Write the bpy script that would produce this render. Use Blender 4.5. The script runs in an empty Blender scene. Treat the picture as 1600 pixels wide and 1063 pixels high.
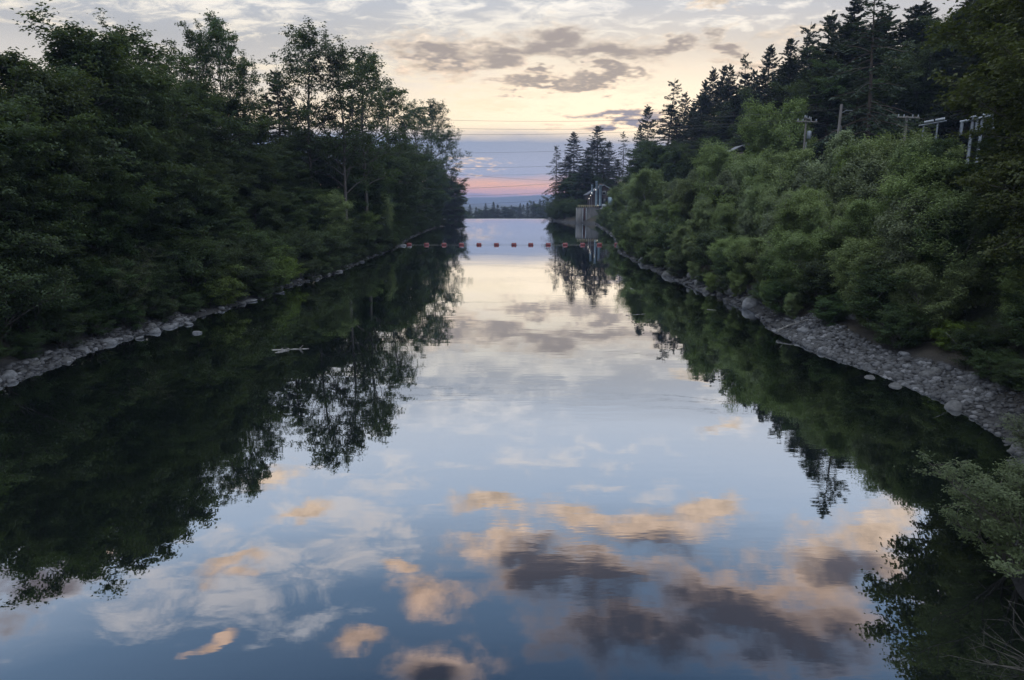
import bpy, math, random
import numpy as np
from math import radians as RAD, sin, cos, pi
from mathutils import Vector, Matrix

# ------------------------------------------------------------------ camera
CAM_H = 8.0
PITCH = RAD(11.7)
FPX = 1066.7
scene = bpy.context.scene
COL = scene.collection
cam_d = bpy.data.cameras.new('camera')
cam = bpy.data.objects.new('camera', cam_d)
COL.objects.link(cam)
cam.location = (0, 0, CAM_H)
cam.rotation_euler = (pi / 2 - PITCH, 0, 0)
cam_d.lens = 24.0
cam_d.sensor_width = 36.0
cam_d.clip_start = 0.1
cam_d.clip_end = 20000
scene.camera = cam
scene.view_settings.view_transform = 'Standard'
scene.view_settings.look = 'None'
scene.view_settings.gamma = 1.0
scene.view_settings.exposure = 0.16
scene.cycles.max_bounces = 5
scene.cycles.diffuse_bounces = 2
scene.cycles.glossy_bounces = 3
scene.cycles.transmission_bounces = 3
scene.cycles.transparent_max_bounces = 4
scene.cycles.volume_bounces = 0
scene.cycles.sample_clamp_indirect = 4
scene.cycles.use_denoising = True


def ray(px, py):
    """direction of a pixel of the 1600 x 1063 photograph, world space"""
    f = Vector((0, cos(PITCH), -sin(PITCH)))
    u = Vector((0, sin(PITCH), cos(PITCH)))
    d = f + Vector((1, 0, 0)) * ((px - 800) / FPX) - u * ((py - 531.5) / FPX)
    return d.normalized()


def at_z(px, py, z=0.0):
    d = ray(px, py)
    t = (z - CAM_H) / d.z
    return Vector((0, 0, CAM_H)) + d * t


def at_Y(px, py, Y):
    d = ray(px, py)
    return Vector((0, 0, CAM_H)) + d * (Y / d.y)


# ------------------------------------------------------------------ node helpers
def lin(c):
    return tuple((v / 255 / 12.92) if v / 255 <= 0.04045 else ((v / 255 + 0.055) / 1.055) ** 2.4 for v in c)


class NT:
    def __init__(self, tree):
        self.t = tree
        self.t.nodes.clear()

    def n(self, kind, props=None, ins=None):
        nd = self.t.nodes.new(kind)
        for k, v in (props or {}).items():
            setattr(nd, k, v)
        for k, v in (ins or {}).items():
            self.put(nd.inputs[k], v)
        return nd

    def put(self, sock, v):
        if isinstance(v, bpy.types.NodeSocket):
            self.t.links.new(v, sock)
        elif isinstance(v, bpy.types.Node):
            self.t.links.new(v.outputs[0], sock)
        else:
            if sock.type == 'RGBA' and len(v) == 3:
                v = (*v, 1)
            sock.default_value = v

    def m(self, op, a, b=None, c=None, clamp=False):
        ins = {0: a}
        if b is not None: ins[1] = b
        if c is not None: ins[2] = c
        return self.n('ShaderNodeMath', {'operation': op, 'use_clamp': clamp}, ins).outputs[0]

    def vm(self, op, a, b=None, out=0, **kw):
        ins = {0: a}
        if b is not None: ins[1] = b
        nd = self.n('ShaderNodeVectorMath', {'operation': op}, ins)
        for k, v in kw.items():
            self.put(nd.inputs[k], v)
        return nd.outputs[out]

    def mr(self, v, a, b, c=0.0, d=1.0, smooth=False):
        return self.n('ShaderNodeMapRange', {'clamp': True, 'interpolation_type': 'SMOOTHSTEP' if smooth else 'LINEAR'},
                      {0: v, 1: a, 2: b, 3: c, 4: d}).outputs[0]

    def mix(self, f, a, b, blend='MIX'):
        nd = self.n('ShaderNodeMix', {'data_type': 'RGBA', 'blend_type': blend})
        self.put(nd.inputs[0], f); self.put(nd.inputs[6], a); self.put(nd.inputs[7], b)
        return nd.outputs[2]

    def noise(self, vec, scale, detail=4, rough=0.55, out=0, dist=0.0):
        return self.n('ShaderNodeTexNoise', {}, {'Vector': vec, 'Scale': scale, 'Detail': detail, 'Roughness': rough, 'Distortion': dist}).outputs[out]

    def ramp(self, v, stops, interp='LINEAR'):
        nd = self.n('ShaderNodeValToRGB')
        cr = nd.color_ramp
        cr.interpolation = interp
        while len(cr.elements) < len(stops):
            cr.elements.new(0.5)
        for e, (p, c) in zip(cr.elements, stops):
            e.position = p
            e.color = (*c, 1)
        self.put(nd.inputs[0], v)
        return nd.outputs[0]


# ------------------------------------------------------------------ sky
SUN_EL, SUN_AZ = 3.0, 26.0          # degrees, azimuth to the right of the view direction


def ae(px, py, mirror=False):
    d = ray(px, py)
    z = -d.z if mirror else d.z
    return math.degrees(math.atan2(d.x, d.y)), math.degrees(math.asin(z))


def make_sky():
    w = bpy.data.worlds.new('World')
    scene.world = w
    w.use_nodes = True
    t = NT(w.node_tree)
    d = t.n('ShaderNodeTexCoord').outputs['Generated']
    s = t.n('ShaderNodeSeparateXYZ', {}, {0: d})
    X, Y, Z = s.outputs
    az = t.m('MULTIPLY', t.m('ARCTAN2', X, Y), 57.2958)
    el = t.m('MULTIPLY', t.m('ARCSINE', Z), 57.2958)
    za = t.m('ADD', t.m('MAXIMUM', Z, 0.0), 0.16)
    N = t.n('ShaderNodeCombineXYZ', {}, {0: t.m('DIVIDE', X, za), 1: t.m('DIVIDE', Y, za), 2: 0.0}).outputs[0]
    # clear-air gradient, bent a little by noise so that the cloud bank has an uneven top
    bend = t.m('SUBTRACT', t.noise(N, 0.9, 5, 0.6), 0.5)
    e2 = t.m('ADD', el, t.m('MULTIPLY', bend, 2.4))
    # the dark bank sinks towards the right
    e2 = t.m('ADD', e2, t.mr(az, 2.0, 14.0, 0.0, 0.9))
    f = t.m('DIVIDE', e2, 90.0, clamp=True)
    st = [(-1, (160, 135, 140)), (0.3, (248, 170, 128)), (1.1, (255, 186, 136)), (1.6, (208, 172, 164)), (2.1, (148, 160, 186)),
          (4.6, (130, 147, 176)), (5.2, (176, 172, 176)), (5.8, (240, 220, 190)), (7.0, (236, 220, 196)), (8.5, (216, 209, 200)),
          (11.5, (176, 177, 180)), (15.0, (168, 175, 186)), (19.0, (210, 218, 230)), (25.0, (188, 205, 227)), (31.0, (112, 138, 168)), (39.0, (64, 88, 118)),
          (48.0, (200, 210, 225)), (60.0, (255, 255, 255)), (90.0, (255, 255, 255))]
    base = t.ramp(f, [(max(0, p) / 90, lin(c)) for p, c in st])
    # glow round the place where the sun went down
    da = t.m('MULTIPLY', t.m('SUBTRACT', az, 8.0), 1 / 19.0)
    de = t.m('MULTIPLY', t.m('SUBTRACT', el, 6.5), 1 / 5.5)
    g = t.m('POWER', 2.718, t.m('MULTIPLY', t.m('ADD', t.m('MULTIPLY', da, da), t.m('MULTIPLY', de, de)), -1.0))
    col = t.mix(t.m('MULTIPLY', g, t.mr(e2, 4.6, 6.0, 0.1, 0.9)), base, (1.20, 0.98, 0.70))

    def field(blobs, wamp, wscale, k=0.35):
        wn = t.noise(N, wscale, 4, 0.62, out=1)
        wv = t.vm('SCALE', t.vm('SUBTRACT', wn, (0.5, 0.5, 0.5)), **{'Scale': wamp})
        P = t.vm('ADD', t.n('ShaderNodeCombineXYZ', {}, {0: az, 1: el, 2: 0.0}).outputs[0], t.vm('MULTIPLY', wv, (1.6, 1.0, 0)))
        cur = None
        for (px, py, rx, ry, ang) in blobs:
            mir = py > 315
            a0, e0 = ae(px, py, mir)
            ra = abs(ae(px + rx, py, mir)[0] - a0)
            re = abs(ae(px, py + ry, mir)[1] - e0)
            q = t.n('ShaderNodeVectorMath', {'operation': 'MULTIPLY_ADD'}, {0: P, 1: (1 / ra, 1 / re, 0), 2: (-a0 / ra, -e0 / re, 0)})
            L = t.vm('LENGTH', q.outputs[0], out=1)
            cur = L if cur is None else t.n('ShaderNodeMath', {'operation': 'SMOOTH_MIN'}, {0: cur, 1: L, 2: k}).outputs[0]
        return t.m('SUBTRACT', 1.0, cur)

    # thin high cloud
    wisps = [(330, 18, 260, 26, 0), (60, 25, 160, 16, 0), (660, 40, 60, 10, 0), (740, 82, 110, 34, 0), (880, 45, 60, 14, 0), (1100, 12, 60, 10, 0),
             (1150, 35, 90, 10, 0), (1010, 48, 60, 8, 0), (850, 105, 180, 18, 0), (980, 130, 160, 16, 0), (1240, 15, 50, 10, 0),
             (740, 262, 30, 5, 0), (560, 120, 200, 20, 0),
             (740, 640, 120, 40, -5), (860, 712, 120, 22, -12), (640, 740, 60, 26, 0), (520, 800, 120, 40, 0), (760, 560, 160, 40, 0), (1080, 588, 30, 10, 0),
             (980, 680, 60, 10, 0), (1140, 672, 40, 16, 10), (330, 960, 110, 22, 20), (460, 985, 70, 14, 25), (300, 850, 90, 30, 0),
             (860, 560, 140, 34, 0), (1000, 780, 90, 20, 0), (200, 900, 90, 30, 0), (620, 830, 100, 14, -5), (1180, 620, 120, 22, 0), (350, 935, 190, 55, 0), (490, 860, 140, 40, 0), (800, 470, 120, 30, 0)]
    fb = field(wisps, 7.0, 3.0)
    str_ = t.n('ShaderNodeMapping', {}, {0: N, 2: (0, 0, 0.25), 3: (1.0, 1.5, 1)}).outputs[0]
    nb = t.noise(str_, 7.0, 7, 0.66, dist=0.5)
    dens_b = t.m('ADD', t.m('MULTIPLY', fb, 0.55), t.m('MULTIPLY', t.m('SUBTRACT', nb, 0.50), 3.4))
    fb_a = t.mr(dens_b, -0.15, 0.75, 0, 0.85, True)
    lowcol = t.ramp(f, [(0.0, lin((250, 205, 170))), (6 / 90, lin((255, 232, 192))), (13 / 90, lin((240, 232, 218))), (18 / 90, lin((246, 242, 240))),
                        (28 / 90, lin((230, 222, 220))), (38 / 90, lin((170, 180, 196)))])
    col = t.mix(fb_a, col, lowcol)
    # heavy cloud with lit rims
    heavy = [(690, 80, 69, 21, 0), (790, 78, 80, 20, 0), (860, 72, 69, 26, 0), (940, 84, 80, 21, 0), (1035, 76, 55, 13, 0), (1130, 67, 25, 16, 0),
             (850, 131, 70, 8, 0), (940, 124, 60, 9, -6), (962, 184, 62, 12, -3), (1180, 98, 46, 8, 0), (1270, 52, 57, 12, -10),
             (50, 915, 110, 50, -18), (130, 850, 108, 32, -10), (460, 800, 50, 15, -10), (350, 885, 60, 16, 0), (420, 740, 60, 18, -8),
             (655, 925, 62, 35, 0), (748, 788, 48, 17, 12), (690, 1045, 84, 42, 0), (340, 1010, 50, 10, 0), (570, 1005, 48, 20, 0), (620, 882, 31, 10, 0),
             (780, 850, 84, 37, 14), (900, 800, 84, 30, 8), (1010, 820, 108, 32, 0), (1110, 800, 72, 27, 0), (840, 895, 72, 30, 0), (960, 905, 180, 52, 8),
             (1000, 980, 168, 62, 0), (1150, 960, 156, 75, 10), (1260, 990, 120, 50, 0), (1200, 930, 60, 25, 0), (1310, 870, 72, 57, -30), (1370, 830, 72, 60, 0), (1300, 920, 60, 45, 0),
             (1390, 900, 60, 37, 0), (1480, 960, 60, 37, 0), (1140, 672, 34, 11, 6), (1080, 590, 26, 8, 0), (200, 760, 108, 32, 0)]
    fa = field(heavy, 6.5, 3.6, 0.45)
    na = t.noise(N, 6.0, 6, 0.6, dist=0.3)
    fine = t.noise(N, 15.0, 5, 0.62)
    dens_a = t.m('ADD', t.m('MULTIPLY', fa, 0.8), t.m('MULTIPLY', t.m('SUBTRACT', na, 0.47), 1.9))
    dens_a = t.m('ADD', dens_a, t.m('ADD', t.mr(el, 10.0, 16.0, 0.28, 0.0), t.m('MULTIPLY', t.m('SUBTRACT', fine, 0.5), 0.9)))
    alpha = t.mr(dens_a, -0.22, 0.60, 0, 0.97, True)
    shade = [(690, 82, 40, 8, 0), (790, 82, 70, 12, 0), (860, 74, 56, 18, 0), (940, 88, 66, 14, 0), (1035, 78, 40, 8, 0), (1130, 68, 18, 11, 0), (850, 131, 70, 6, 0), (940, 124, 60, 7, 0), (962, 184, 60, 10, -3),
             (40, 910, 114, 59, -15), (855, 905, 69, 33, 0), (960, 925, 161, 46, 6), (1000, 1000, 172, 65, 0), (1150, 985, 149, 65, 8), (1270, 1010, 103, 39, 0), (1340, 905, 69, 39, 0), (820, 860, 46, 20, 0), (1010, 850, 92, 20, 0), (680, 1060, 57, 26, 0)]
    fs = field(shade, 6.5, 3.6, 0.45)
    # shaded cloud bodies are painted in: placed ovals plus noise set how dark
    rim = t.ramp(f, [(0.0, lin((230, 170, 150))), (5.5 / 90, lin((250, 215, 180))), (13 / 90, lin((225, 212, 196))), (22 / 90, lin((255, 226, 196))),
                     (32 / 90, lin((238, 200, 174))), (40 / 90, lin((200, 176, 166)))])
    body = t.ramp(f, [(0.0, lin((135, 135, 155))), (6.5 / 90, lin((130, 132, 150))), (8.5 / 90, lin((168, 156, 146))), (16 / 90, lin((150, 142, 142))),
                      (24 / 90, lin((132, 122, 126))), (31 / 90, lin((84, 81, 90))), (40 / 90, lin((55, 60, 76)))])
    core = t.mr(t.m('ADD', t.m('ADD', fs, t.m('MULTIPLY', t.m('SUBTRACT', na, 0.5), 1.6)), t.m('MULTIPLY', t.m('SUBTRACT', fine, 0.5), 1.2)), -0.65, 0.65, 0, 1, True)
    rim = t.vm('SCALE', rim, **{'Scale': t.mr(fine, 0.3, 0.7, 0.62, 1.18)})
    cc = t.mix(core, rim, body)
    col = t.mix(alpha, col, cc)
    # higher sky boosted so that the water mirrors it brighter
    sky_boost = t.mr(el, 11.0, 21.0, 1.0, 1.34)
    col = t.vm('SCALE', col, **{'Scale': sky_boost})
    # unseen overhead sky raised well above the visible part, to light the trees
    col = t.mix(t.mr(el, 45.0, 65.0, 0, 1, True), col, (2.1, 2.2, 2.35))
    back = t.mr(Y, -0.2, 0.35, 0, 1, True)  # unseen sky behind the camera brightened to light the trees' near sides
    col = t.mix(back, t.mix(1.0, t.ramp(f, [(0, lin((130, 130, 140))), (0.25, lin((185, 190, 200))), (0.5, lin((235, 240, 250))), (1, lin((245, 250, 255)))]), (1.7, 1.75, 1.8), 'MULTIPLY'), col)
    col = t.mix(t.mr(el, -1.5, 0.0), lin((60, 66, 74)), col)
    sky = t.n('ShaderNodeTexSky', {'sky_type': 'NISHITA', 'sun_disc': False, 'sun_elevation': RAD(SUN_EL), 'sun_rotation': RAD(SUN_AZ)})
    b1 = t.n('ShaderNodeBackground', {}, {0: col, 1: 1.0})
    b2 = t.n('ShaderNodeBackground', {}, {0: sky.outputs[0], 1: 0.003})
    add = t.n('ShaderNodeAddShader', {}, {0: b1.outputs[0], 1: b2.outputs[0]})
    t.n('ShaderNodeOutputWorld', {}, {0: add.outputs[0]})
    w.cycles.sampling_method = 'MANUAL'
    w.cycles.sample_map_resolution = 1024


make_sky()
sun_d = bpy.data.lights.new('sun', 'SUN')
sun = bpy.data.objects.new('sun', sun_d)
COL.objects.link(sun)
sun_d.energy = 0.5
sun_d.angle = RAD(12)
sun_d.color = (1.0, 0.78, 0.55)
sd = Vector((sin(RAD(SUN_AZ)) * cos(RAD(SUN_EL)), cos(RAD(SUN_AZ)) * cos(RAD(SUN_EL)), sin(RAD(SUN_EL))))
sun.rotation_euler = (-sd).to_track_quat('-Z', 'Y').to_euler()
sun.location = sd * 60 + Vector((0, 0, 60))
# ------------------------------------------------------------------ mesh helpers
def tag(o, label=None, cat=None, group=None, kind=None):
    if label: o['label'] = label
    if cat: o['category'] = cat
    if group: o['group'] = group
    if kind: o['kind'] = kind
    return o


def np_mesh(name, V, F, mat=None, smooth=False):
    """V: n x 3, F: m x k array with k fixed, or list of such arrays"""
    me = bpy.data.meshes.new(name)
    Fs = F if isinstance(F, list) and len(F) and isinstance(F[0], np.ndarray) else [F]
    Fs = [np.asarray(f, dtype=np.int32) for f in Fs if len(f)]
    V = np.asarray(V, dtype=np.float32)
    me.vertices.add(len(V))
    me.vertices.foreach_set('co', V.ravel())
    loops = np.concatenate([f.ravel() for f in Fs])
    tot = np.concatenate([np.full(len(f), f.shape[1], dtype=np.int32) for f in Fs])
    start = np.concatenate([[0], np.cumsum(tot)[:-1]]).astype(np.int32)
    me.loops.add(len(loops))
    me.loops.foreach_set('vertex_index', loops)
    me.polygons.add(len(tot))
    me.polygons.foreach_set('loop_start', start)
    me.polygons.foreach_set('loop_total', tot)
    if smooth:
        me.polygons.foreach_set('use_smooth', np.ones(len(tot), dtype=bool))
    me.update(calc_edges=True)
    if mat: me.materials.append(mat)
    return me


def obj(name, me, parent=None, loc=None):
    o = bpy.data.objects.new(name, me)
    COL.objects.link(o)
    if parent: o.parent = parent
    if loc is not None: o.location = loc
    return o


def empty(name, loc=(0, 0, 0), rz=0.0, sc=1.0):
    o = bpy.data.objects.new(name, None)
    COL.objects.link(o)
    o.location = loc
    o.rotation_euler = (0, 0, rz)
    o.scale = (sc, sc, sc)
    o.empty_display_size = 0.3
    return o


class MB:
    """collects simple solids into one mesh"""
    def __init__(self):
        self.V, self.F = [], {3: [], 4: []}
        self.n = 0

    def add(self, V, F):
        V = np.asarray(V, float)
        F = np.asarray(F)
        self.V.append(V)
        self.F.setdefault(F.shape[1], []).append(F + self.n)
        self.n += len(V)

    def box(self, x0, x1, y0, y1, z0, z1):
        V = [(x, y, z) for z in (z0, z1) for y in (y0, y1) for x in (x0, x1)]
        self.add(V, [(0, 2, 3, 1), (4, 5, 7, 6), (0, 1, 5, 4), (2, 6, 7, 3), (0, 4, 6, 2), (1, 3, 7, 5)])

    def tube(self, pts, rad, k=6, cap=True):
        pts = np.asarray(pts, float)
        n = len(pts)
        rad = np.broadcast_to(np.asarray(rad, float), (n,))
        T = np.gradient(pts, axis=0)
        T /= np.linalg.norm(T, axis=1)[:, None] + 1e-9
        ref = np.array([0, 0, 1.0]) if abs(T[:, 2]).mean() < 0.85 else np.array([1.0, 0, 0])
        A = np.cross(T, ref); A /= np.linalg.norm(A, axis=1)[:, None] + 1e-9
        B = np.cross(T, A)
        th = np.arange(k) * 2 * pi / k
        ring = (A[:, None, :] * np.cos(th)[None, :, None] + B[:, None, :] * np.sin(th)[None, :, None]) * rad[:, None, None] + pts[:, None, :]
        i = np.arange(n - 1)[:, None] * k
        j = np.arange(k)[None, :]
        j2 = (j + 1) % k
        F = np.stack([i + j, i + j2, i + k + j2, i + k + j], -1).reshape(-1, 4)
        self.add(ring.reshape(-1, 3), F)
        if cap:
            for base, rev in ((0, 1), ((n - 1) * k, 0)):
                c = ring[0 if base == 0 else -1]
                m = np.vstack([c, c.mean(0)])
                Fc = [(a, (a + 1) % k, k) if not rev else ((a + 1) % k, a, k) for a in range(k)]
                self.add(m, Fc)

    def build(self, name, mat, parent=None, smooth=False, loc=None):
        me = np_mesh(name, np.vstack(self.V), [np.vstack(v) for v in self.F.values() if v], mat, smooth)
        return obj(name, me, parent, loc)


def material(name):
    m = bpy.data.materials.new(name)
    m.use_nodes = True
    return m, NT(m.node_tree)


def out(t, sh):
    t.n('ShaderNodeOutputMaterial', {}, {0: sh})


def simple_mat(name, c1, c2, scale=4.0, rough=0.8, metallic=0.0, bump=0.0, stretch=(1, 1, 1), detail=5):
    m, t = material(name)
    co = t.n('ShaderNodeTexCoord').outputs['Object']
    mp = t.n('ShaderNodeMapping', {}, {0: co, 3: stretch}).outputs[0]
    nz = t.noise(mp, scale, detail, 0.6)
    c = t.mix(t.mr(nz, 0.32, 0.68), c1, c2)
    p = t.n('ShaderNodeBsdfPrincipled', {}, {'Base Color': c, 'Roughness': rough, 'Metallic': metallic})
    if bump:
        b = t.n('ShaderNodeBump', {}, {'Strength': bump, 'Distance': 0.05, 'Height': t.noise(mp, scale * 3, 5, 0.6)})
        t.put(p.inputs['Normal'], b.outputs[0])
    out(t, p.outputs[0])
    return m


# ------------------------------------------------------------------ land
def interp(y, pts):
    a = np.array(pts, float)
    return np.interp(y, a[:, 0], a[:, 1])


# water's edge: (Y, X) pairs
LEFT = [(-60, -22), (10, -22.5), (29, -22.3), (40, -22.6), (55, -20.2), (62, -21.0), (75, -19.3), (95, -19.6), (109, -18.8), (140, -21), (185, -21.5), (205, -20.0), (225, -26), (279, -30), (400, -60), (700, -150), (6000, -150)]
RIGHT = [(-60, 9.5), (5, 9.0), (11, 10.0), (14, 11.0), (17, 13.8), (22, 17.0), (26, 17.8), (31, 17.3), (36, 16.5), (43, 16.5), (48, 17.8), (55, 17.4), (70, 16.6), (85, 16.4), (104, 16.6), (118, 18.6), (127, 19.4), (150, 22.5), (190, 25), (214, 27.0), (226, 27.0), (233, 21.5), (242, 17), (262, 14.5), (279, 14.0), (400, 30), (700, 100), (6000, 100)]


def fbm(x, y, s, seed=0, octv=4):
    r = np.zeros_like(x, dtype=float)
    rs = np.random.RandomState(seed)
    a = 1.0
    for o in range(octv):
        for k in range(3):
            th = rs.rand() * 2 * pi
            ph = rs.rand() * 2 * pi
            r += a / 3 * np.sin((x * cos(th) + y * sin(th)) * s * 2 ** o + ph + 1.7 * np.sin((x * sin(th) - y * cos(th)) * s * 2 ** o * 0.7 + ph * 2))
        a *= 0.5
    return r


def ground_z(x, y):
    x = np.asarray(x, float); y = np.asarray(y, float)
    xl = interp(y, LEFT) + 0.35 * fbm(y, y * 0.3, 0.35, 3, 3)
    xr = interp(y, RIGHT) + 0.35 * fbm(y, y * 0.2 + 9, 0.4, 5, 3)
    dl = xl - x
    dr = x - xr
    zl = np.interp(dl, [-6, -1.5, 0, 1.2, 3.0, 9, 25, 80, 400], [-2.5, -0.5, 0.02, 0.35, 1.2, 3.2, 5.0, 8, 14])
    gravel = np.clip(1 - np.abs(y - 33) / 14, 0, 1)
    zr1 = np.interp(dr, [-6, -1.5, 0, 1.0, 2.5, 6, 11, 16, 24, 34, 60, 95, 300], [-2.5, -0.5, 0.02, 0.6, 1.6, 3.0, 4.2, 5.5, 6.0, 8.5, 21, 30, 44])
    zr2 = np.interp(dr, [-6, -1.5, 0, 1.5, 3.5, 6, 11, 16, 24, 34, 60, 95, 300], [-2.5, -0.5, 0.02, 0.32, 0.8, 2.2, 4.2, 5.5, 6.0, 8.5, 21, 30, 44])
    zr = zr1 * (1 - gravel) + zr2 * gravel
    # the hill on the right grows with distance
    grow = np.interp(y, [0, 60, 120, 200, 260, 300], [0.75, 0.9, 1.0, 1.1, 1.0, 0.4])
    zr = np.where(zr > 6, 6 + (zr - 6) * grow, zr)
    z = np.where(dl > dr, zl, zr)
    far = np.clip((y - 282) / 40, 0, 1)
    z = z + 0.12 * fbm(x, y, 0.8, 8, 3) * np.clip(np.maximum(dl, dr), 0, 1)
    # below the weir the valley floor drops
    zf = -20 + 0.006 * np.clip(np.abs(x) - 60, 0, 3000) + 1.0 * fbm(x, y, 0.02, 11, 2)
    z = np.where(np.maximum(dl, dr) < 0, z, z)
    return z * (1 - far) + zf * far


def gz(x, y):
    return float(ground_z(np.array([x]), np.array([y]))[0])


def axis(parts):
    return np.unique(np.concatenate([np.arange(a, b, s) for a, b, s in parts]).round(4))


def make_ground():
    xs = axis([(-6000, -1000, 500), (-1000, -200, 60), (-200, -60, 10), (-60, -34, 2), (-34, -12, 0.45), (-12, 8, 3), (8, 34, 0.45), (34, 80, 2), (80, 200, 8), (200, 1000, 50), (1000, 6001, 500)])
    ys = axis([(-200, -10, 15), (-10, 60, 0.6), (60, 130, 1.0), (130, 300, 2.5), (300, 600, 15), (600, 2000, 100), (2000, 5001, 600)])
    GX, GY = np.meshgrid(xs, ys)
    Z = ground_z(GX, GY)
    V = np.stack([GX, GY, Z], -1).reshape(-1, 3)
    nx = len(xs)
    i = np.arange(len(ys) - 1)[:, None] * nx + np.arange(nx - 1)[None, :]
    F = np.stack([i, i + 1, i + nx + 1, i + nx], -1).reshape(-1, 4)
    m, t = material('ground_earth')
    g = t.n('ShaderNodeNewGeometry')
    pos = g.outputs['Position']
    z = t.n('ShaderNodeSeparateXYZ', {}, {0: pos}).outputs[2]
    n1 = t.noise(pos, 0.7, 6, 0.6)
    n2 = t.noise(pos, 6.0, 5, 0.65)
    earth = t.mix(t.mr(n1, 0.35, 0.65), (0.035, 0.030, 0.022), (0.060, 0.052, 0.038))
    grass = t.mix(t.mr(n2, 0.35, 0.65), (0.022, 0.038, 0.014), (0.045, 0.060, 0.024))
    stone = t.mix(t.mr(n2, 0.3, 0.7), (0.022, 0.022, 0.024), (0.05, 0.052, 0.056))
    zz = t.m('ADD', z, t.m('MULTIPLY', t.m('SUBTRACT', n1, 0.5), 0.8))
    c = t.mix(t.mr(zz, 0.45, 0.9), stone, earth)
    c = t.mix(t.mr(zz, 1.3, 2.4), c, grass)
    c = t.mix(t.mr(z, -6, -12), c, (0.02, 0.032, 0.016))
    b = t.n('ShaderNodeBump', {}, {'Strength': 1.0, 'Distance': 0.25, 'Height': t.m('ADD', n2, t.m('MULTIPLY', t.noise(pos, 28.0, 3, 0.6), 0.4))})
    p = t.n('ShaderNodeBsdfPrincipled', {}, {'Base Color': c, 'Roughness': 0.95, 'Normal': b.outputs[0]})
    out(t, p.outputs[0])
    o = obj('ground', np_mesh('ground', V, F, m, True))
    tag(o, kind='structure')


def make_hills():
    m, t = material('wooded_hill')
    pos = t.n('ShaderNodeNewGeometry').outputs['Position']
    c = t.mix(t.mr(t.noise(pos, 0.012, 6, 0.65), 0.35, 0.65), (0.018, 0.03, 0.018), (0.05, 0.065, 0.035))
    p = t.n('ShaderNodeBsdfPrincipled', {}, {'Base Color': c, 'Roughness': 1.0})
    out(t, p.outputs[0])
    xs = np.arange(-2600, 2601, 8.0)
    ys = np.array([0, 100, 220, 360, 520, 700, 900.0])
    prof = np.array([0, 0.45, 0.78, 1.0, 0.97, 0.9, 0.8])
    GX, GY = np.meshgrid(xs, ys)
    crest = 12 + np.interp(GX / 4200 * FPX + 800, [0, 700, 780, 860, 930, 1200, 1600], [30, 3, 6, 24, 44, 60, 80]) + 3.0 * fbm(GX, GX * 0 + 3, 0.006, 2, 3)
    tips = 2.2 * np.abs(fbm(GX, GY, 0.11, 4, 3))
    Z = -22 + (crest + 18 + tips) * prof[:, None]
    V = np.stack([GX, GY + 4050, Z], -1).reshape(-1, 3)
    nx = len(xs)
    i = np.arange(len(ys) - 1)[:, None] * nx + np.arange(nx - 1)[None, :]
    F = np.stack([i, i + 1, i + nx + 1, i + nx], -1).reshape(-1, 4)
    o = obj('distant_hills', np_mesh('distant_hills', V, F, m, False))
    tag(o, kind='structure')


def make_water():
    m, t = material('river_water')
    pos = t.n('ShaderNodeNewGeometry').outputs['Position']
    st1 = t.n('ShaderNodeMapping', {}, {0: pos, 3: (0.35, 1.0, 1)}).outputs[0]
    big = t.noise(st1, 0.35, 3, 0.5)
    mid = t.noise(st1, 1.6, 3, 0.5)
    fine = t.noise(st1, 7.0, 2, 0.5)
    patch = t.mr(t.noise(pos, 0.055, 3, 0.6), 0.46, 0.68, 0.10, 1.0, True)
    # a faint current line is more rippled
    h = t.m('ADD', t.m('MULTIPLY', big, 0.006), t.m('MULTIPLY', mid, t.m('MULTIPLY', patch, 0.0046)))
    h = t.m('ADD', h, t.m('MULTIPLY', fine, t.m('MULTIPLY', patch, 0.0011)))
    b = t.n('ShaderNodeBump', {}, {'Strength': 1.0, 'Distance': 1.0, 'Height': h})
    nrm = b.outputs[0]
    deep = t.n('ShaderNodeBsdfDiffuse', {}, {'Color': (0.004, 0.006, 0.0055), 'Roughness': 0.0})
    gl = t.n('ShaderNodeBsdfGlossy', {}, {'Color': (0.90, 0.93, 0.97), 'Roughness': 0.012, 'Normal': nrm})
    fr = t.n('ShaderNodeFresnel', {}, {'IOR': 1.33, 'Normal': nrm})
    fac = t.mr(fr.outputs[0], 0.03, 0.45, 0.40, 0.97)
    mx = t.n('ShaderNodeMixShader', {}, {0: fac, 1: deep.outputs[0], 2: gl.outputs[0]})
    out(t, mx.outputs[0])
    V = [(-90, -150, 0), (90, -150, 0), (90, 279, 0), (-90, 279, 0)]
    o = obj('water', np_mesh('water', V, [(0, 1, 2, 3)], m))
    tag(o, kind='structure')
    return m


make_ground()
make_hills()
WATER_MAT = make_water()
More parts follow.
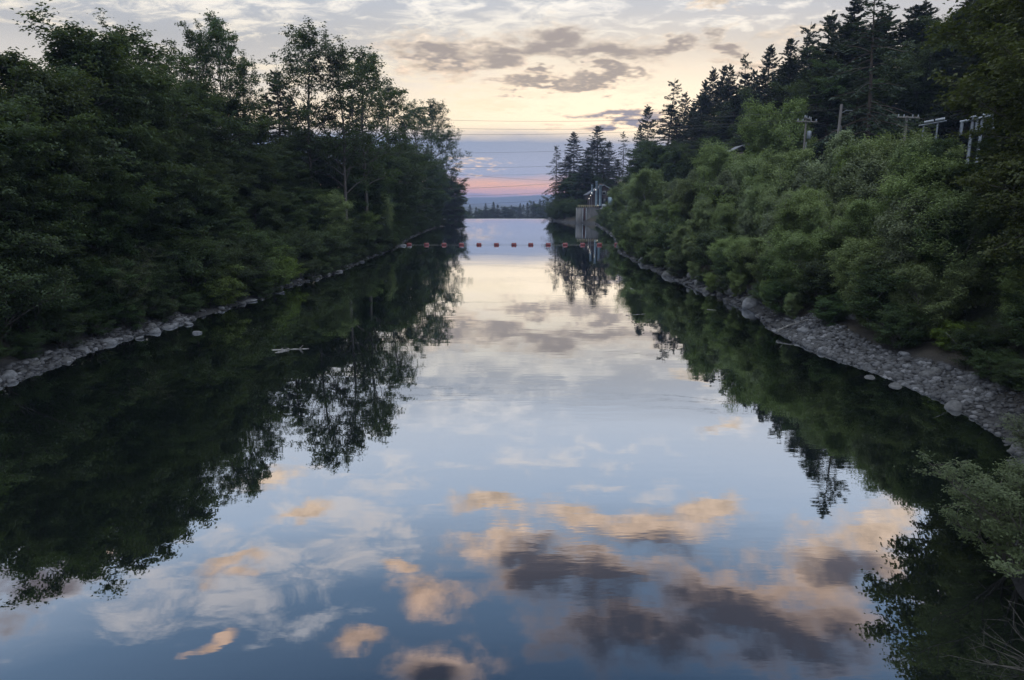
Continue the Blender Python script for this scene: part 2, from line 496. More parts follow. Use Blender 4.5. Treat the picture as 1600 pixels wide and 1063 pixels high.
# ------------------------------------------------------------------ foliage
def leaf_mat(name, c_dark, c_light, trans=0.35, patch=0.5, gloss=0.22):
    m, t = material(name)
    geo = t.n('ShaderNodeNewGeometry')
    oi = t.n('ShaderNodeObjectInfo')
    rnd = oi.outputs['Random']
    nz = t.noise(geo.outputs['Position'], patch, 3, 0.6)
    nz2 = t.noise(geo.outputs['Position'], 5.0, 2, 0.6)
    f = t.m('ADD', t.m('MULTIPLY', t.mr(nz, 0.3, 0.7), 0.5), t.m('MULTIPLY', t.mr(nz2, 0.25, 0.75), 0.5))
    f = t.m('ADD', f, t.m('MULTIPLY', t.m('SUBTRACT', rnd, 0.5), 0.5), clamp=True)
    c = t.mix(f, c_dark, c_light)
    hs = t.n('ShaderNodeHueSaturation', {}, {'Hue': t.mr(rnd, 0, 1, 0.485, 0.515), 'Saturation': t.mr(t.m('FRACT', t.m('MULTIPLY', rnd, 7.3)), 0, 1, 0.85, 1.1), 'Value': t.mr(t.m('FRACT', t.m('MULTIPLY', rnd, 13.7)), 0, 1, 0.8, 1.2), 'Color': c})
    p = t.n('ShaderNodeBsdfPrincipled', {}, {'Base Color': hs.outputs[0], 'Roughness': 0.55, 'Specular IOR Level': gloss})
    tr = t.n('ShaderNodeBsdfTranslucent', {}, {'Color': t.mix(0.5, hs.outputs[0], (0.10, 0.13, 0.02))})
    mx = t.n('ShaderNodeMixShader', {}, {0: trans, 1: p.outputs[0], 2: tr.outputs[0]})
    out(t, mx.outputs[0])
    return m


def bark_mat(name, c1, c2):
    return simple_mat(name, c1, c2, scale=2.5, rough=0.95, bump=0.8, stretch=(3, 3, 0.6))


M_LEAF = leaf_mat('broad_leaf', (0.016, 0.034, 0.016), (0.046, 0.080, 0.030))
M_ALDER = leaf_mat('alder_leaf', (0.095, 0.145, 0.055), (0.230, 0.300, 0.118))
M_POPLAR = leaf_mat('poplar_leaf', (0.095, 0.125, 0.075), (0.210, 0.250, 0.150))
M_MAPLE = leaf_mat('maple_leaf', (0.028, 0.044, 0.014), (0.080, 0.095, 0.026))
M_WILLOW = leaf_mat('willow_leaf', (0.036, 0.052, 0.026), (0.082, 0.104, 0.054))
M_BRIGHT = leaf_mat('fresh_leaf', (0.055, 0.095, 0.018), (0.105, 0.150, 0.035))
M_NEEDLE = leaf_mat('fir_needle', (0.014, 0.026, 0.018), (0.034, 0.052, 0.032), trans=0.18)
M_BARK = bark_mat('grey_bark', (0.034, 0.030, 0.027), (0.080, 0.074, 0.068))
M_FIRBARK = bark_mat('fir_bark', (0.035, 0.026, 0.020), (0.075, 0.058, 0.045))
M_PALEBARK = bark_mat('alder_bark', (0.11, 0.105, 0.10), (0.24, 0.235, 0.22))


def unit(v):
    return v / (np.linalg.norm(v, axis=-1, keepdims=True) + 1e-9)


def leaves_mesh(C, L, rs, mat, name, up=0.55, asp=0.55, outd=None, fold=0.18):
    """one bent rhombus per leaf"""
    n = len(C)
    nrm = rs.normal(size=(n, 3))
    nrm[:, 2] = np.abs(nrm[:, 2]) + up * 2
    if outd is not None: nrm += outd * 0.8
    nrm = unit(nrm)
    a = rs.normal(size=(n, 3))
    if outd is not None: a += outd * 1.2
    a[:, 2] -= 0.3
    u = unit(np.cross(np.cross(nrm, a), nrm))
    w = np.cross(nrm, u)
    s = (L * rs.uniform(0.6, 1.35, n))[:, None]
    b = nrm * s * fold
    V = np.stack([C - u * s * 0.5, C + w * s * asp * 0.5 + b - u * s * 0.05, C + u * s * 0.5 - b * 0.6, C - w * s * asp * 0.5 + b - u * s * 0.05], 1).reshape(-1, 3)
    F = np.arange(n * 4).reshape(-1, 4)
    return np_mesh(name, V, F, mat)


def curve_pts(p, d, L, n, rs, wob, bend):
    pts = [p]
    d = np.array(d, float)
    for i in range(n):
        d = d + rs.normal(size=3) * wob + np.array([0, 0, bend])
        d /= np.linalg.norm(d)
        pts.append(pts[-1] + d * (L / n))
    return np.array(pts)


def broadleaf(seed, H, base, prof, limbs, leaf, per, spread=0.5, up=(25, 65), mat=None, bark=None, sub=6, twg=3, trunk_r=None,
              nstem=1, lean=0.0, droop=0.0, sigma=0.32, up_n=0.55, asp=0.55, flat=0.42):
    """returns (wood mesh, leaf mesh); prof: list of (height fraction, crown radius in m)"""
    rs = np.random.RandomState(seed)
    wood = MB()
    cl, od = [], []
    prof = np.array(prof)
    tr = trunk_r or H * 0.012
    for st in range(nstem):
        az0 = rs.rand() * 2 * pi
        if nstem == 1:
            d0 = np.array([lean * cos(az0), lean * sin(az0), 1.0]); p0 = np.zeros(3); Hs = H
        else:
            az0 = st * 2 * pi / nstem + rs.rand()
            tl = 0.12 + 0.25 * rs.rand()
            d0 = np.array([tl * cos(az0), tl * sin(az0), 1.0]); p0 = np.array([cos(az0), sin(az0), 0]) * 0.25 * rs.rand(); Hs = H * (0.78 + 0.25 * rs.rand())
        tp = curve_pts(p0 - np.array([0, 0, 0.4]), d0 / np.linalg.norm(d0), Hs * 0.97, 12, rs, 0.045, 0.01)
        sg = np.linspace(0, 1, 13)
        if nstem == 1: tp[:, :2] -= (tp[-1, :2] * 0.9)[None] * sg[:, None] ** 1.2
        wood.tube(tp, tr / math.sqrt(nstem) * (1 - sg * 0.93) ** 0.85 + 0.01, 7, False)
        nl = int(limbs / nstem)
        for i in range(nl):
            tfrac = base + (0.99 - base) * ((i + rs.rand() * 0.8) / nl) ** 0.9
            p = np.array([np.interp(tfrac, sg, tp[:, k]) for k in range(3)])
            R = np.interp(tfrac, prof[:, 0], prof[:, 1]) * rs.uniform(0.72, 1.18)
            az = i * 2.39996 + rs.rand() * 0.9 + st
            e = RAD(rs.uniform(*up) + 22 * max(0, tfrac - 0.6) / 0.4)
            d = np.array([cos(az) * cos(e), sin(az) * cos(e), sin(e)])
            L = R / max(0.35, cos(e)) if e < RAD(62) else R * 1.6
            L = max(L, 0.25)
            lp = curve_pts(p, d, L, 6, rs, 0.10, -droop)
            r0 = max(0.012, tr * (1 - tfrac) * 0.45 + 0.012)
            wood.tube(lp, r0 * (1 - np.linspace(0, 1, 7) * 0.85), 5, False)
            ns = max(2, int(sub * (0.6 + 0.6 * L / max(prof[:, 1]))))
            for j in range(ns):
                s = 0.28 + 0.72 * (j + rs.rand()) / ns
                q = np.array([np.interp(s, np.linspace(0, 1, 7), lp[:, k]) for k in range(3)])
                dd = unit(d + rs.normal(size=3) * 0.75 + np.array([0, 0, 0.15 - droop]))
                Ls = L * 0.42 * (1.15 - s * 0.6) * rs.uniform(0.6, 1.2)
                sp = curve_pts(q, dd, Ls, 3, rs, 0.18, -droop * 1.5)
                wood.tube(sp, 0.32 * r0 * (1 - np.linspace(0, 1, 4) * 0.8) + 0.003, 3, False)
                for k in range(twg):
                    w = 0.3 + 0.7 * (k + rs.rand()) / twg
                    c = np.array([np.interp(w, np.linspace(0, 1, 4), sp[:, a]) for a in range(3)])
                    npl = max(2, int(per * rs.uniform(0.5, 1.4)))
                    sc = sigma * rs.uniform(0.7, 1.3)
                    P = c + rs.normal(size=(npl, 3)) * np.array([sc, sc, sc * flat])
                    cl.append(P)
                    od.append(np.repeat(unit(c - p)[None], npl, 0))
    C = np.vstack(cl); O = np.vstack(od)
    lm = leaves_mesh(C, leaf, rs, mat or M_LEAF, 'leaves', up=up_n, asp=asp, outd=O)
    wm = np_mesh('wood', np.vstack(wood.V), [np.vstack(v) for v in wood.F.values() if v], bark or M_BARK, True)
    return wm, lm


def conifer(seed, H, R, base=0.12, step=0.55, droop=0.25, gap=0.15, leaf=0.34, ragged=0.35, dens=1.0, power=0.72):
    rs = np.random.RandomState(seed)
    wood = MB()
    tp = curve_pts(np.array([0, 0, -0.4]), np.array([0, 0, 1.0]), H + 0.4, 14, rs, 0.012, 0)
    sg = np.linspace(0, 1, 15)
    wood.tube(tp, H * 0.011 * (1 - sg * 0.97) + 0.015, 7, False)
    Cs, Us = [], []
    z = base * H
    az0 = 0
    while z < H * 0.985:
        t = z / H
        nb = rs.randint(4, 7)
        az0 += 1.1 + rs.rand()
        for b in range(nb):
            if rs.rand() < gap: continue
            az = az0 + b * 2 * pi / nb + rs.normal() * 0.2
            prof = R * min(1.0, (t - base) / 0.12 + 0.55) * (1 - t) ** power * 1.25
            L = prof * (1 + rs.normal() * ragged * 0.6) + 0.12
            L = max(0.2, min(L, R * 1.3))
            e = RAD(np.interp(t, [0, 0.5, 0.85, 1], [-14, 2, 24, 50]) + rs.normal() * 7)
            d = np.array([cos(az) * cos(e), sin(az) * cos(e), sin(e)])
            p = np.array([np.interp(t, sg, tp[:, 0]), np.interp(t, sg, tp[:, 1]), z + rs.normal() * step * 0.25])
            bp = curve_pts(p, d, L, 5, rs, 0.05, -droop * 0.22)
            bp[-1, 2] += L * 0.05
            wood.tube(bp, np.linspace(0.018 + L * 0.012, 0.006, 6), 3, False)
            n = int((6 + L * 26) * dens)
            s = rs.uniform(0.12, 1.03, n) ** 0.8
            q = np.stack([np.interp(s, np.linspace(0, 1, 6), bp[:, k]) for k in range(3)], -1)
            side = unit(np.cross(d, [0, 0, 1.0]))
            wd = (0.26 * L * (1.08 - s) + 0.10) * rs.uniform(-1, 1, n)
            q = q + side * wd[:, None] - np.array([0, 0, 1]) * (np.abs(wd) * droop + rs.rand(n) * 0.14 + 0.1 * droop * L * rs.rand(n))[:, None]
            Cs.append(q)
            Us.append(unit(d + side * np.sign(wd)[:, None] * 0.8 + rs.normal(size=(n, 3)) * 0.3 - np.array([0, 0, 0.5 * droop + 0.1])))
        z += step * rs.uniform(0.65, 1.35) * (1.15 - 0.55 * t)
    C = np.vstack(Cs); U = np.vstack(Us)
    n = len(C)
    nr = unit(rs.normal(size=(n, 3)) * 0.45 + np.array([0, 0, 1.0]))
    W = unit(np.cross(nr, U))
    s = (leaf * rs.uniform(0.6, 1.3, n))[:, None]
    V = np.stack([C - U * s * 0.5, C + W * s * 0.24, C + U * s * 0.6, C - W * s * 0.24], 1).reshape(-1, 3)
    lm = np_mesh('needles', V, np.arange(n * 4).reshape(-1, 4), M_NEEDLE)
    wm = np_mesh('wood', np.vstack(wood.V), [np.vstack(v) for v in wood.F.values() if v], M_FIRBARK, True)
    return wm, lm


PROTO = {}


def proto(key, H, meshes):
    co = np.empty(len(meshes[1].vertices) * 3, dtype=np.float32)
    meshes[1].vertices.foreach_get('co', co)
    PROTO[key] = (float(np.percentile(co[2::3], 99.8)), meshes[0], meshes[1])   # real height of the foliage


# tall round-crowned trees
RND = [(0.1, 1.4), (0.25, 3.2), (0.5, 4.1), (0.75, 3.4), (0.92, 1.7), (1, 0.5)]
for s in range(4):
    proto('dense%d' % s, 15, broadleaf(10 + s, 15, 0.10, RND, 56, 0.26, 24, mat=M_LEAF, sub=7, twg=4, sigma=0.33, droop=0.05, up=(8, 55), up_n=0.9))
# open cottonwoods seen against the sky
OPEN = [(0.15, 1.8), (0.35, 3.6), (0.65, 4.3), (0.85, 3.0), (1, 0.8)]
for s in range(4):
    proto('open%d' % s, 20, broadleaf(30 + s, 20, 0.33, OPEN, 34 + 4 * (s % 2), 0.26, 13, up=(22, 58), mat=M_LEAF, sub=7, twg=3, sigma=0.26, trunk_r=0.22))
# alders and willows of the right bank
ALD = [(0.05, 0.9), (0.2, 1.9), (0.5, 2.4), (0.8, 1.7), (1, 0.4)]
for s in range(4):
    proto('alder%d' % s, 9, broadleaf(50 + s, 9, 0.06, ALD, 50, 0.15, 30, up=(38, 70), mat=M_ALDER, bark=M_PALEBARK, sub=7, twg=4, sigma=0.23, up_n=0.45, flat=0.95, nstem=1 + s % 2))
# bushes
BSH = [(0.0, 1.3), (0.3, 1.9), (0.7, 1.6), (1, 0.5)]
for s in range(3):
    proto('bush%d' % s, 4, broadleaf(70 + s, 4, 0.04, BSH, 50, 0.125, 22, up=(20, 60), mat=M_LEAF, bark=M_BARK, sub=6, twg=3, sigma=0.2, nstem=5, trunk_r=0.09))
for s in range(2):
    proto('bright%d' % s, 4, broadleaf(80 + s, 4, 0.04, BSH, 50, 0.15, 18, up=(5, 40), mat=M_BRIGHT, bark=M_BARK, sub=6, twg=3, sigma=0.2, nstem=5, trunk_r=0.07, droop=0.08))
proto('willow0', 4, broadleaf(90, 4, 0.10, BSH, 44, 0.10, 20, up=(15, 65), mat=M_WILLOW, bark=M_BARK, sub=8, twg=4, sigma=0.12, nstem=6, trunk_r=0.09, asp=0.42))
proto('willow1', 4, broadleaf(91, 4, 0.12, BSH, 36, 0.10, 18, up=(5, 50), mat=M_WILLOW, bark=M_BARK, sub=8, twg=4, sigma=0.12, nstem=5, trunk_r=0.09, asp=0.42))
ALT = [(0.05, 0.9), (0.2, 1.8), (0.45, 2.1), (0.75, 1.1), (1, 0.2)]
for s in range(3):
    proto('poplar%d' % s, 10, broadleaf(60 + s, 10, 0.05, ALT, 54, 0.17, 26, up=(40, 72), mat=M_POPLAR, bark=M_PALEBARK, sub=6, twg=4, sigma=0.22, up_n=0.4, flat=1.0))
# near big-leaf maple
MAP = [(0.1, 2.5), (0.3, 5.0), (0.6, 5.6), (0.85, 3.6), (1, 1.0)]
proto('maple0', 16, broadleaf(95, 16, 0.08, MAP, 90, 0.20, 26, up=(5, 50), mat=M_MAPLE, bark=M_BARK, sub=10, twg=4, sigma=0.30, droop=0.05, asp=0.8))
# firs
for s in range(4):
    proto('fir%d' % s, 22, conifer(110 + s, 22, 4.0 + 0.3 * s, base=0.08 + 0.02 * s, droop=0.3, gap=0.12, ragged=0.4))
for s in range(2):
    proto('ragged%d' % s, 22, conifer(120 + s, 22, 4.2, base=0.2, step=0.95, droop=0.6, gap=0.22, ragged=0.7, dens=0.9))
proto('spire0', 14, conifer(130, 14, 1.9, base=0.05, step=0.42, leaf=0.26, droop=0.3, gap=0.1))

RNG = random.Random(7)


def plant(key, x, y, h, name, label, cat, group=None, rz=None, wide=1.0, parts=True, z=None, leaf_name='crown', wood_name='trunk'):
    H, wm, lm = PROTO[key]
    s = h / H
    e = empty(name, (x, y, (gz(x, y) if z is None else z)), RNG.uniform(0, 2 * pi) if rz is None else rz)
    e.scale = (s * wide, s * wide, s)
    tag(e, label, cat, group)
    obj(leaf_name, lm, e)
    obj(wood_name, wm, e)
    return e


def plant_top(key, px, py, Y, *a, **k):
    """stands the tree at distance Y with its top where the photograph shows it"""
    while True:
        p = at_Y(px, py, Y)
        inl = float(interp(Y, LEFT)) - p.x
        inr = p.x - float(interp(Y, RIGHT))
        if max(inl, inr) > 2.6 or Y > 276: break
        Y += 2.0
    g = gz(p.x, Y)
    return plant(key, p.x, Y, max(1.5, p.z - g), *a, **k)


def zone_left(y):
    for lim, z in ((36, 'beside the near pale slabs'), (48, 'near the two stones in the water'), (58, 'behind the bright green bushes'), (72, 'above the muddy strip'),
                   (88, 'below the rounded lighter green tree'), (104, 'below the tall cottonwoods'), (128, 'by the left end of the buoy line'), (160, 'just beyond the buoy line'), (200, 'under the last tall trees of the bend'), (999, 'at the far end of the left bank')):
        if y < lim: return z


def zone_right(y):
    for lim, z in ((41, 'behind the gravel bar'), (50, 'by the white lump and the driftwood logs'), (62, 'just beyond the driftwood logs'), (78, 'below the crossarm pole'), (96, 'below the small pale roof'),
                   (114, 'on the far half, before the buoys'), (135, 'by the right end of the buoy line'), (170, 'between the buoy line and the gatehouse'), (999, 'next to the gatehouse riprap')):
        if y < lim: return z


ORD = ['first', 'second', 'third', 'fourth', 'fifth', 'sixth', 'seventh', 'eighth', 'ninth', 'tenth', 'eleventh', 'twelfth', 'thirteenth', 'fourteenth', 'fifteenth', 'sixteenth', 'seventeenth',
       'eighteenth', 'nineteenth', 'twentieth', 'twenty-first', 'twenty-second', 'twenty-third', 'twenty-fourth', 'twenty-fifth', 'twenty-sixth', 'twenty-seventh', 'twenty-eighth', 'twenty-ninth', 'thirtieth']
# ------------------------------------------------------------------ the left bank
LSKY = [  # px, py, Y, kind, width, label
    (-60, 95, 37, 'dense0', 1.0, 'dense leafy tree at the far left edge of the frame, nearest of the left bank'),
    (25, 82, 40, 'dense1', 0.85, 'dense dark tree with a knobbly top near the left edge of the left bank'),
    (118, 44, 47, 'dense2', 0.95, 'broad dark tree with leafy sprigs on top, first high crown from the left'),
    (165, 42, 52, 'dense3', 0.8, 'dark tree with leafy top right beside the first high crown at the left'),
    (225, 45, 58, 'open0', 1.15, 'open-crowned tree with sky showing through, between the dense left crowns and the tall cottonwood pair'),
    (298, 36, 72, 'open1', 0.7, 'tall sparse cottonwood with feathery branches, left one of the close pair'),
    (334, 24, 76, 'open2', 0.7, 'tall sparse cottonwood with feathery branches, right one of the close pair'),
    (374, 84, 80, 'open3', 0.6, 'thin sparse cottonwood leaning out right of the close pair'),
    (430, 112, 96, 'spire0', 1.2, 'small pointed conifer standing against the sky left of the tallest cottonwood'),
    (476, 34, 90, 'open3', 0.85, 'tallest narrow cottonwood on the left bank, pointed top against the sky'),
    (524, 60, 92, 'open0', 0.9, 'tall cottonwood with open crown directly right of the narrow pointed one'),
    (560, 78, 97, 'open2', 1.0, 'wide cottonwood with dark bare trunk and round top against the sunset'),
    (603, 128, 106, 'open1', 0.9, 'lower open cottonwood on the sloping right side of the tall group'),
    (648, 160, 160, 'open3', 0.9, 'slender cottonwood at the river bend, left of the last tall tree'),
    (672, 156, 168, 'open2', 0.85, 'last tall tree at the river bend with tiered leafy branches over the water'),
    (697, 196, 190, 'open0', 0.85, 'leafy tree hanging over the water at the very end of the left bank'),
]
for px, py, Y, k, w, lab in LSKY:
    con = k == 'spire0'
    plant_top(k, px, py, Y, 'conifer_tree' if con else 'broadleaf_tree', lab, 'conifer' if con else 'tree', 'tall trees on the left bank against the sky', wide=w)

LMID = [  # solid wall of dark trees below the skyline
    (-20, 150, 34), (60, 120, 44), (150, 110, 54), (205, 105, 60), (255, 110, 64), (300, 125, 70), (345, 150, 76), (395, 195, 84), (440, 200, 88), (480, 205, 96),
    (520, 212, 100), (560, 225, 108), (600, 222, 120), (625, 225, 135), (650, 240, 150), (672, 250, 170), (690, 262, 190), (704, 282, 215),
    (-30, 240, 30), (50, 215, 36), (120, 205, 42), (185, 200, 50), (235, 210, 56), (290, 215, 62), (340, 225, 68), (385, 235, 76), (425, 240, 82), (465, 250, 90),
    (505, 255, 98), (545, 262, 106), (580, 262, 118), (612, 275, 132), (640, 285, 150), (662, 290, 168), (684, 296, 192), (700, 304, 212)]
for i, (px, py, Y) in enumerate(LMID):
    row = 'upper' if i < 18 else 'lower'
    w = RNG.uniform(0.95, 1.25)
    plant_top('dense%d' % (i % 4), px, py, Y, 'broadleaf_tree',
              'dark leafy tree of the left bank\'s %s foliage wall, %s from the left frame edge' % (row, ORD[i % 18]), 'tree', 'dark trees of the %s foliage wall on the left bank' % row, wide=w)
# firs mixed in
for i, (px, py, Y, lab) in enumerate([(415, 150, 92, 'dark fir partly hidden left of the tallest cottonwood'), (545, 150, 110, 'dark fir behind the wide cottonwood trunk'),
                                 (635, 190, 150, 'dark fir behind the slender cottonwood at the river bend'), (712, 296, 262, 'small pointed fir at the far end of the left bank'),
                                 (722, 312, 272, 'smallest pointed fir where the left bank meets the weir'), (455, 150, 100, 'dark fir between the small pointed conifer and the tallest cottonwood')]):
    plant_top('fir%d' % (i % 4), px, py, Y, 'conifer_tree', lab, 'conifer', 'firs among the left bank trees')
# one rounded light green tree by the water
plant_top('alder0', 505, 300, 84, 'broadleaf_tree', 'rounded lighter green tree by the water below the tall cottonwoods', 'tree', wide=1.5)
plant_top('alder1', 560, 330, 92, 'broadleaf_tree', 'rounded light green tree right of the lighter tree by the water, left bank', 'tree', wide=1.3)
plant_top('alder2', 590, 300, 104, 'broadleaf_tree', 'narrow grey green tree by the water near the left end of the buoys', 'tree', wide=1.2)

# edge trees and shrubs along the water
ys = 22.0
i = 0
while ys < 255:
    xl = float(interp(ys, LEFT))
    step = 2.2 + ys * 0.016
    far = ys > 120
    for r, (off, h0, h1, kinds) in enumerate([(0.7, 1.4, 2.4, ('bush0', 'bush1', 'bush2')), (2.4, 3.2, 5.0, ('bush1', 'bush2', 'bush0')), (5.0, 6.0, 9.0, ('dense3', 'dense0', 'dense1', 'dense2'))]):
        if r == 2 and i % 2: continue
        if r == 0: off = 0.9 if ys < 50 else 0.4
        x = xl - off + RNG.uniform(-0.5, 0.5)
        key = kinds[(i + r) % len(kinds)]
        h = RNG.uniform(h0, h1)
        if r == 2:
            plant(key, x, ys, h, 'broadleaf_tree', 'low dark tree in the third row %s' % zone_left(ys), 'tree', 'low trees behind the left waterside bushes', wide=1.25)
        elif r == 1:
            plant(key, x, ys + RNG.uniform(-.6, .6), h, 'shrub', 'taller dark bush in the second row %s' % zone_left(ys), 'bush', 'second row of bushes on the left bank', wide=1.15, leaf_name='foliage', wood_name='stem')
        else:
            plant(key, x, ys, h, 'shrub', 'low dark bush at the water %s' % zone_left(ys), 'bush', 'low bushes at the left water edge', wide=1.2, leaf_name='foliage', wood_name='stem')
    ys += step
    i += 1
for px, py, Y, k, h, w, lab in [
    (352, 445, 58.5, 'bright0', 3.6, 1.3, 'bright green layered bush at the left water edge, the larger of two'),
    (395, 425, 62.5, 'bright1', 3.4, 1.2, 'mid green layered bush just beyond the large bright one on the left bank'),
    (290, 470, 50.5, 'bright1', 2.8, 1.2, 'bright yellow green bush at the left water edge before the two small stones'),
    (420, 430, 66, 'bright0', 2.0, 1.4, 'low fresh green bush above the muddy strip of the left bank')]:
    x = float(interp(Y, LEFT)) - 1.2
    plant(k, x, Y, h, 'shrub', lab, 'bush', 'bright bushes at the left water edge', wide=w, leaf_name='foliage', wood_name='stem')
plant('willow0', -24.3, 41.5, 4.4, 'shrub', 'grey green willow bush above the two stones in the water, left bank', 'bush', wide=1.1, leaf_name='foliage', wood_name='stem')

# ------------------------------------------------------------------ the right bank
ALDER_TOPS = [(962, 330, 150), (978, 300, 140), (1000, 285, 128), (1022, 268, 118), (1050, 258, 108), (1075, 250, 100), (1100, 240, 92), (1130, 236, 86), (1160, 238, 80),
              (1190, 242, 74), (1222, 236, 68), (1255, 226, 64), (1290, 230, 60), (1325, 222, 57), (1360, 214, 54), (1395, 220, 51), (1430, 224, 48), (1465, 222, 46)]
for i, (px, py, Y) in enumerate(ALDER_TOPS):
    for r in range(3):
        yy = Y - r * (3.2 + Y * 0.05)
        if yy < 33: continue
        plant_top(('alder0', 'poplar1', 'alder1', 'poplar0', 'alder2', 'poplar2', 'alder3')[(i * 2 + r * 3) % 7] if i < 17 else 'dense%d' % (i % 4), px + RNG.uniform(-8, 8) + r * 4, py + r * 38 + RNG.uniform(-16, 30), yy, 'broadleaf_tree',
                  ('light green young alder in the top row of the right bank, %s from the gatehouse', 'green young alder in the middle row of the right bank, %s from the gatehouse', 'dark green young alder low on the right bank, %s from the gatehouse')[r] % ORD[i],
                  'tree', ('top row of young alders on the right bank', 'middle row of young alders on the right bank', 'low row of young alders on the right bank')[r], wide=RNG.uniform(0.85, 1.12) * (1.0 if i < 17 else 0.7))
plant_top('alder3', 1206, 158, 88, 'broadleaf_tree', 'tall narrow light green tree rising above the alder thicket left of the power poles', 'tree', wide=0.8)
plant_top('alder1', 1226, 196, 86, 'broadleaf_tree', 'shorter light green tree touching the tall narrow one left of the power poles', 'tree', wide=0.8)
plant_top('bright0', 1128, 292, 78, 'shrub', 'yellow green bush in the middle of the alder thicket on the right bank', 'bush', wide=1.0, leaf_name='foliage', wood_name='stem')

# shrubs along the right shore
ys = 34.0
i = 0
while ys < 222:
    xr = float(interp(ys, RIGHT))
    grav = max(0.0, 1 - abs(ys - 33) / 12)
    for r, (off, h0, h1) in enumerate([(0.9 + grav * 2.3, 1.4, 2.5), (2.5 + grav * 2.0, 3.0, 4.6)]):
        x = xr + off + RNG.uniform(-0.4, 0.4) - (0.5 if ys > 50 else 0)
        k = ('bush0', 'alder1', 'bush2', 'alder3')[(i + r) % 4]
        plant(k, x, ys + RNG.uniform(-.6, .6), RNG.uniform(h0, h1), 'shrub', ('low bush at the stones %s', 'taller bush in the second row %s')[r] % zone_right(ys), 'bush',
              ('low bushes on the right shore', 'taller bushes behind the right shore')[r], wide=1.25, leaf_name='foliage', wood_name='stem')
    ys += 2.0 + ys * 0.018
    i += 1

# the dark hillside
RSKY = [  # px, py, Y, kind, width, label
    (1045, 126, 205, 'ragged0', 0.85, 'tall fir with dark tiered top standing alone against the glow, left end of the hillside'),
    (1016, 166, 215, 'fir2', 0.8, 'pointed fir left of the lone tall fir on the hillside'),
    (1002, 196, 225, 'fir1', 0.7, 'short fir lowest on the left slope of the hillside'),
    (1070, 148, 195, 'fir0', 0.8, 'fir just right of the lone tall fir'),
    (1085, 162, 190, 'fir3', 0.9, 'broad dark fir filling the dip right of the lone tall fir'),
    (1102, 126, 180, 'fir1', 0.8, 'first pointed fir of the sunlit comb of tips'),
    (1118, 110, 176, 'fir2', 0.7, 'second pointed fir of the sunlit comb of tips'),
    (1132, 104, 172, 'fir3', 0.7, 'third pointed fir of the sunlit comb of tips'),
    (1148, 103, 168, 'fir0', 0.7, 'fourth pointed fir of the sunlit comb of tips'),
    (1168, 86, 160, 'ragged1', 0.7, 'slender fir with open branches between the comb of tips and the tall twin firs'),
    (1183, 110, 158, 'fir0', 0.8, 'short fir right of the slender open fir'),
    (1199, 74, 150, 'fir1', 0.85, 'full pointed fir left of the dip in the ridge'),
    (1216, 108, 142, 'fir2', 0.9, 'dark fir in the dip of the ridge'),
    (1236, 62, 132, 'fir3', 0.8, 'fir on the ridge left of the tall drooping pair'),
    (1252, 40, 124, 'ragged0', 0.85, 'tall drooping fir, left one of the pair against the pale sky'),
    (1270, 52, 122, 'ragged1', 0.8, 'shorter drooping fir between the tall pair'),
    (1289, 26, 116, 'fir2', 0.85, 'tall fir, right one of the pair against the pale sky'),
    (1308, 38, 112, 'ragged1', 0.85, 'fir with open top just left of the towering firs'),
    (1340, -2, 100, 'fir3', 0.95, 'towering fir cut by the top of the frame, leftmost of the dark mass'),
    (1386, -38, 78, 'ragged0', 1.0, 'towering drooping fir whose tip shows mirrored alone in the water'),
]
for px, py, Y, k, w, lab in RSKY:
    plant_top(k, px, py, Y, 'conifer_tree', lab, 'conifer', 'firs on the ridge of the right hillside', wide=w * 1.15)
HILL = []
for px, py, Y in [(1355, 40, 104), (1385, 32, 101), (1415, 32, 97), (1445, 26, 95), (1475, 22, 93), (1505, 15, 91), (1092, 150, 176), (1125, 128, 170), (1156, 118, 160), (1182, 122, 152), (1226, 100, 132), (1262, 76, 120), (1290, 60, 114), (1318, 52, 108), (1030, 215, 190), (1060, 190, 180), (1090, 180, 165), (1120, 165, 155), (1150, 150, 145), (1180, 150, 138), (1210, 140, 130), (1240, 125, 120), (1270, 110, 112), (1300, 95, 106), (1330, 75, 100),
                  (1365, 50, 110), (1400, 22, 100), (1430, 12, 100), (1460, 6, 100), (1490, 0, 98), (1520, -6, 94), (1555, -40, 92), (1590, -40, 90), (1620, -60, 88),
                  (1016, 200, 205), (1050, 165, 195), (1078, 172, 185), (1108, 150, 170), (1138, 132, 160), (1165, 128, 150), (1192, 118, 142), (1222, 122, 128), (1248, 92, 120), (1276, 84, 116), (1302, 66, 110), (1325, 40, 104), (1350, 30, 98),
                  (1170, 190, 120), (1200, 185, 115), (1235, 170, 108), (1265, 160, 102), (1300, 140, 96), (1335, 120, 90), (1370, 105, 99), (1410, 90, 94), (1450, 80, 92), (1490, 70, 88), (1530, 60, 84), (1570, 55, 82), (1610, 50, 78)]:
    HILL.append((px, py, Y))
for i, (px, py, Y) in enumerate(HILL):
    if i % 5 != 4:
        plant_top('fir%d' % (i % 4), px, py, Y, 'conifer_tree', 'dark fir in the shaded right hillside forest, %s layer' % ('upper' if py < 60 else 'middle' if py < 130 else 'lower'), 'conifer', 'dark firs filling the right hillside', wide=1.4)
    else:
        plant_top('dense%d' % (i % 4), px, py + 20, Y - 3, 'broadleaf_tree', 'dark broadleaf tree among the right hillside firs, %s layer' % ('upper' if py < 60 else 'middle' if py < 130 else 'lower'), 'tree', 'broadleaf trees among the hillside firs', wide=1.0)
for i, (px, py, Y) in enumerate([(990, 262, 200), (1010, 235, 175), (1035, 225, 150), (1062, 222, 140), (1090, 225, 132), (1120, 215, 125)]):
    plant_top('dense%d' % (i % 4), px, py, Y, 'broadleaf_tree', 'mid green tree on the slope between the alders and the lone tall fir', 'tree', 'mid green trees at the foot of the left slope of the hillside', wide=0.9)

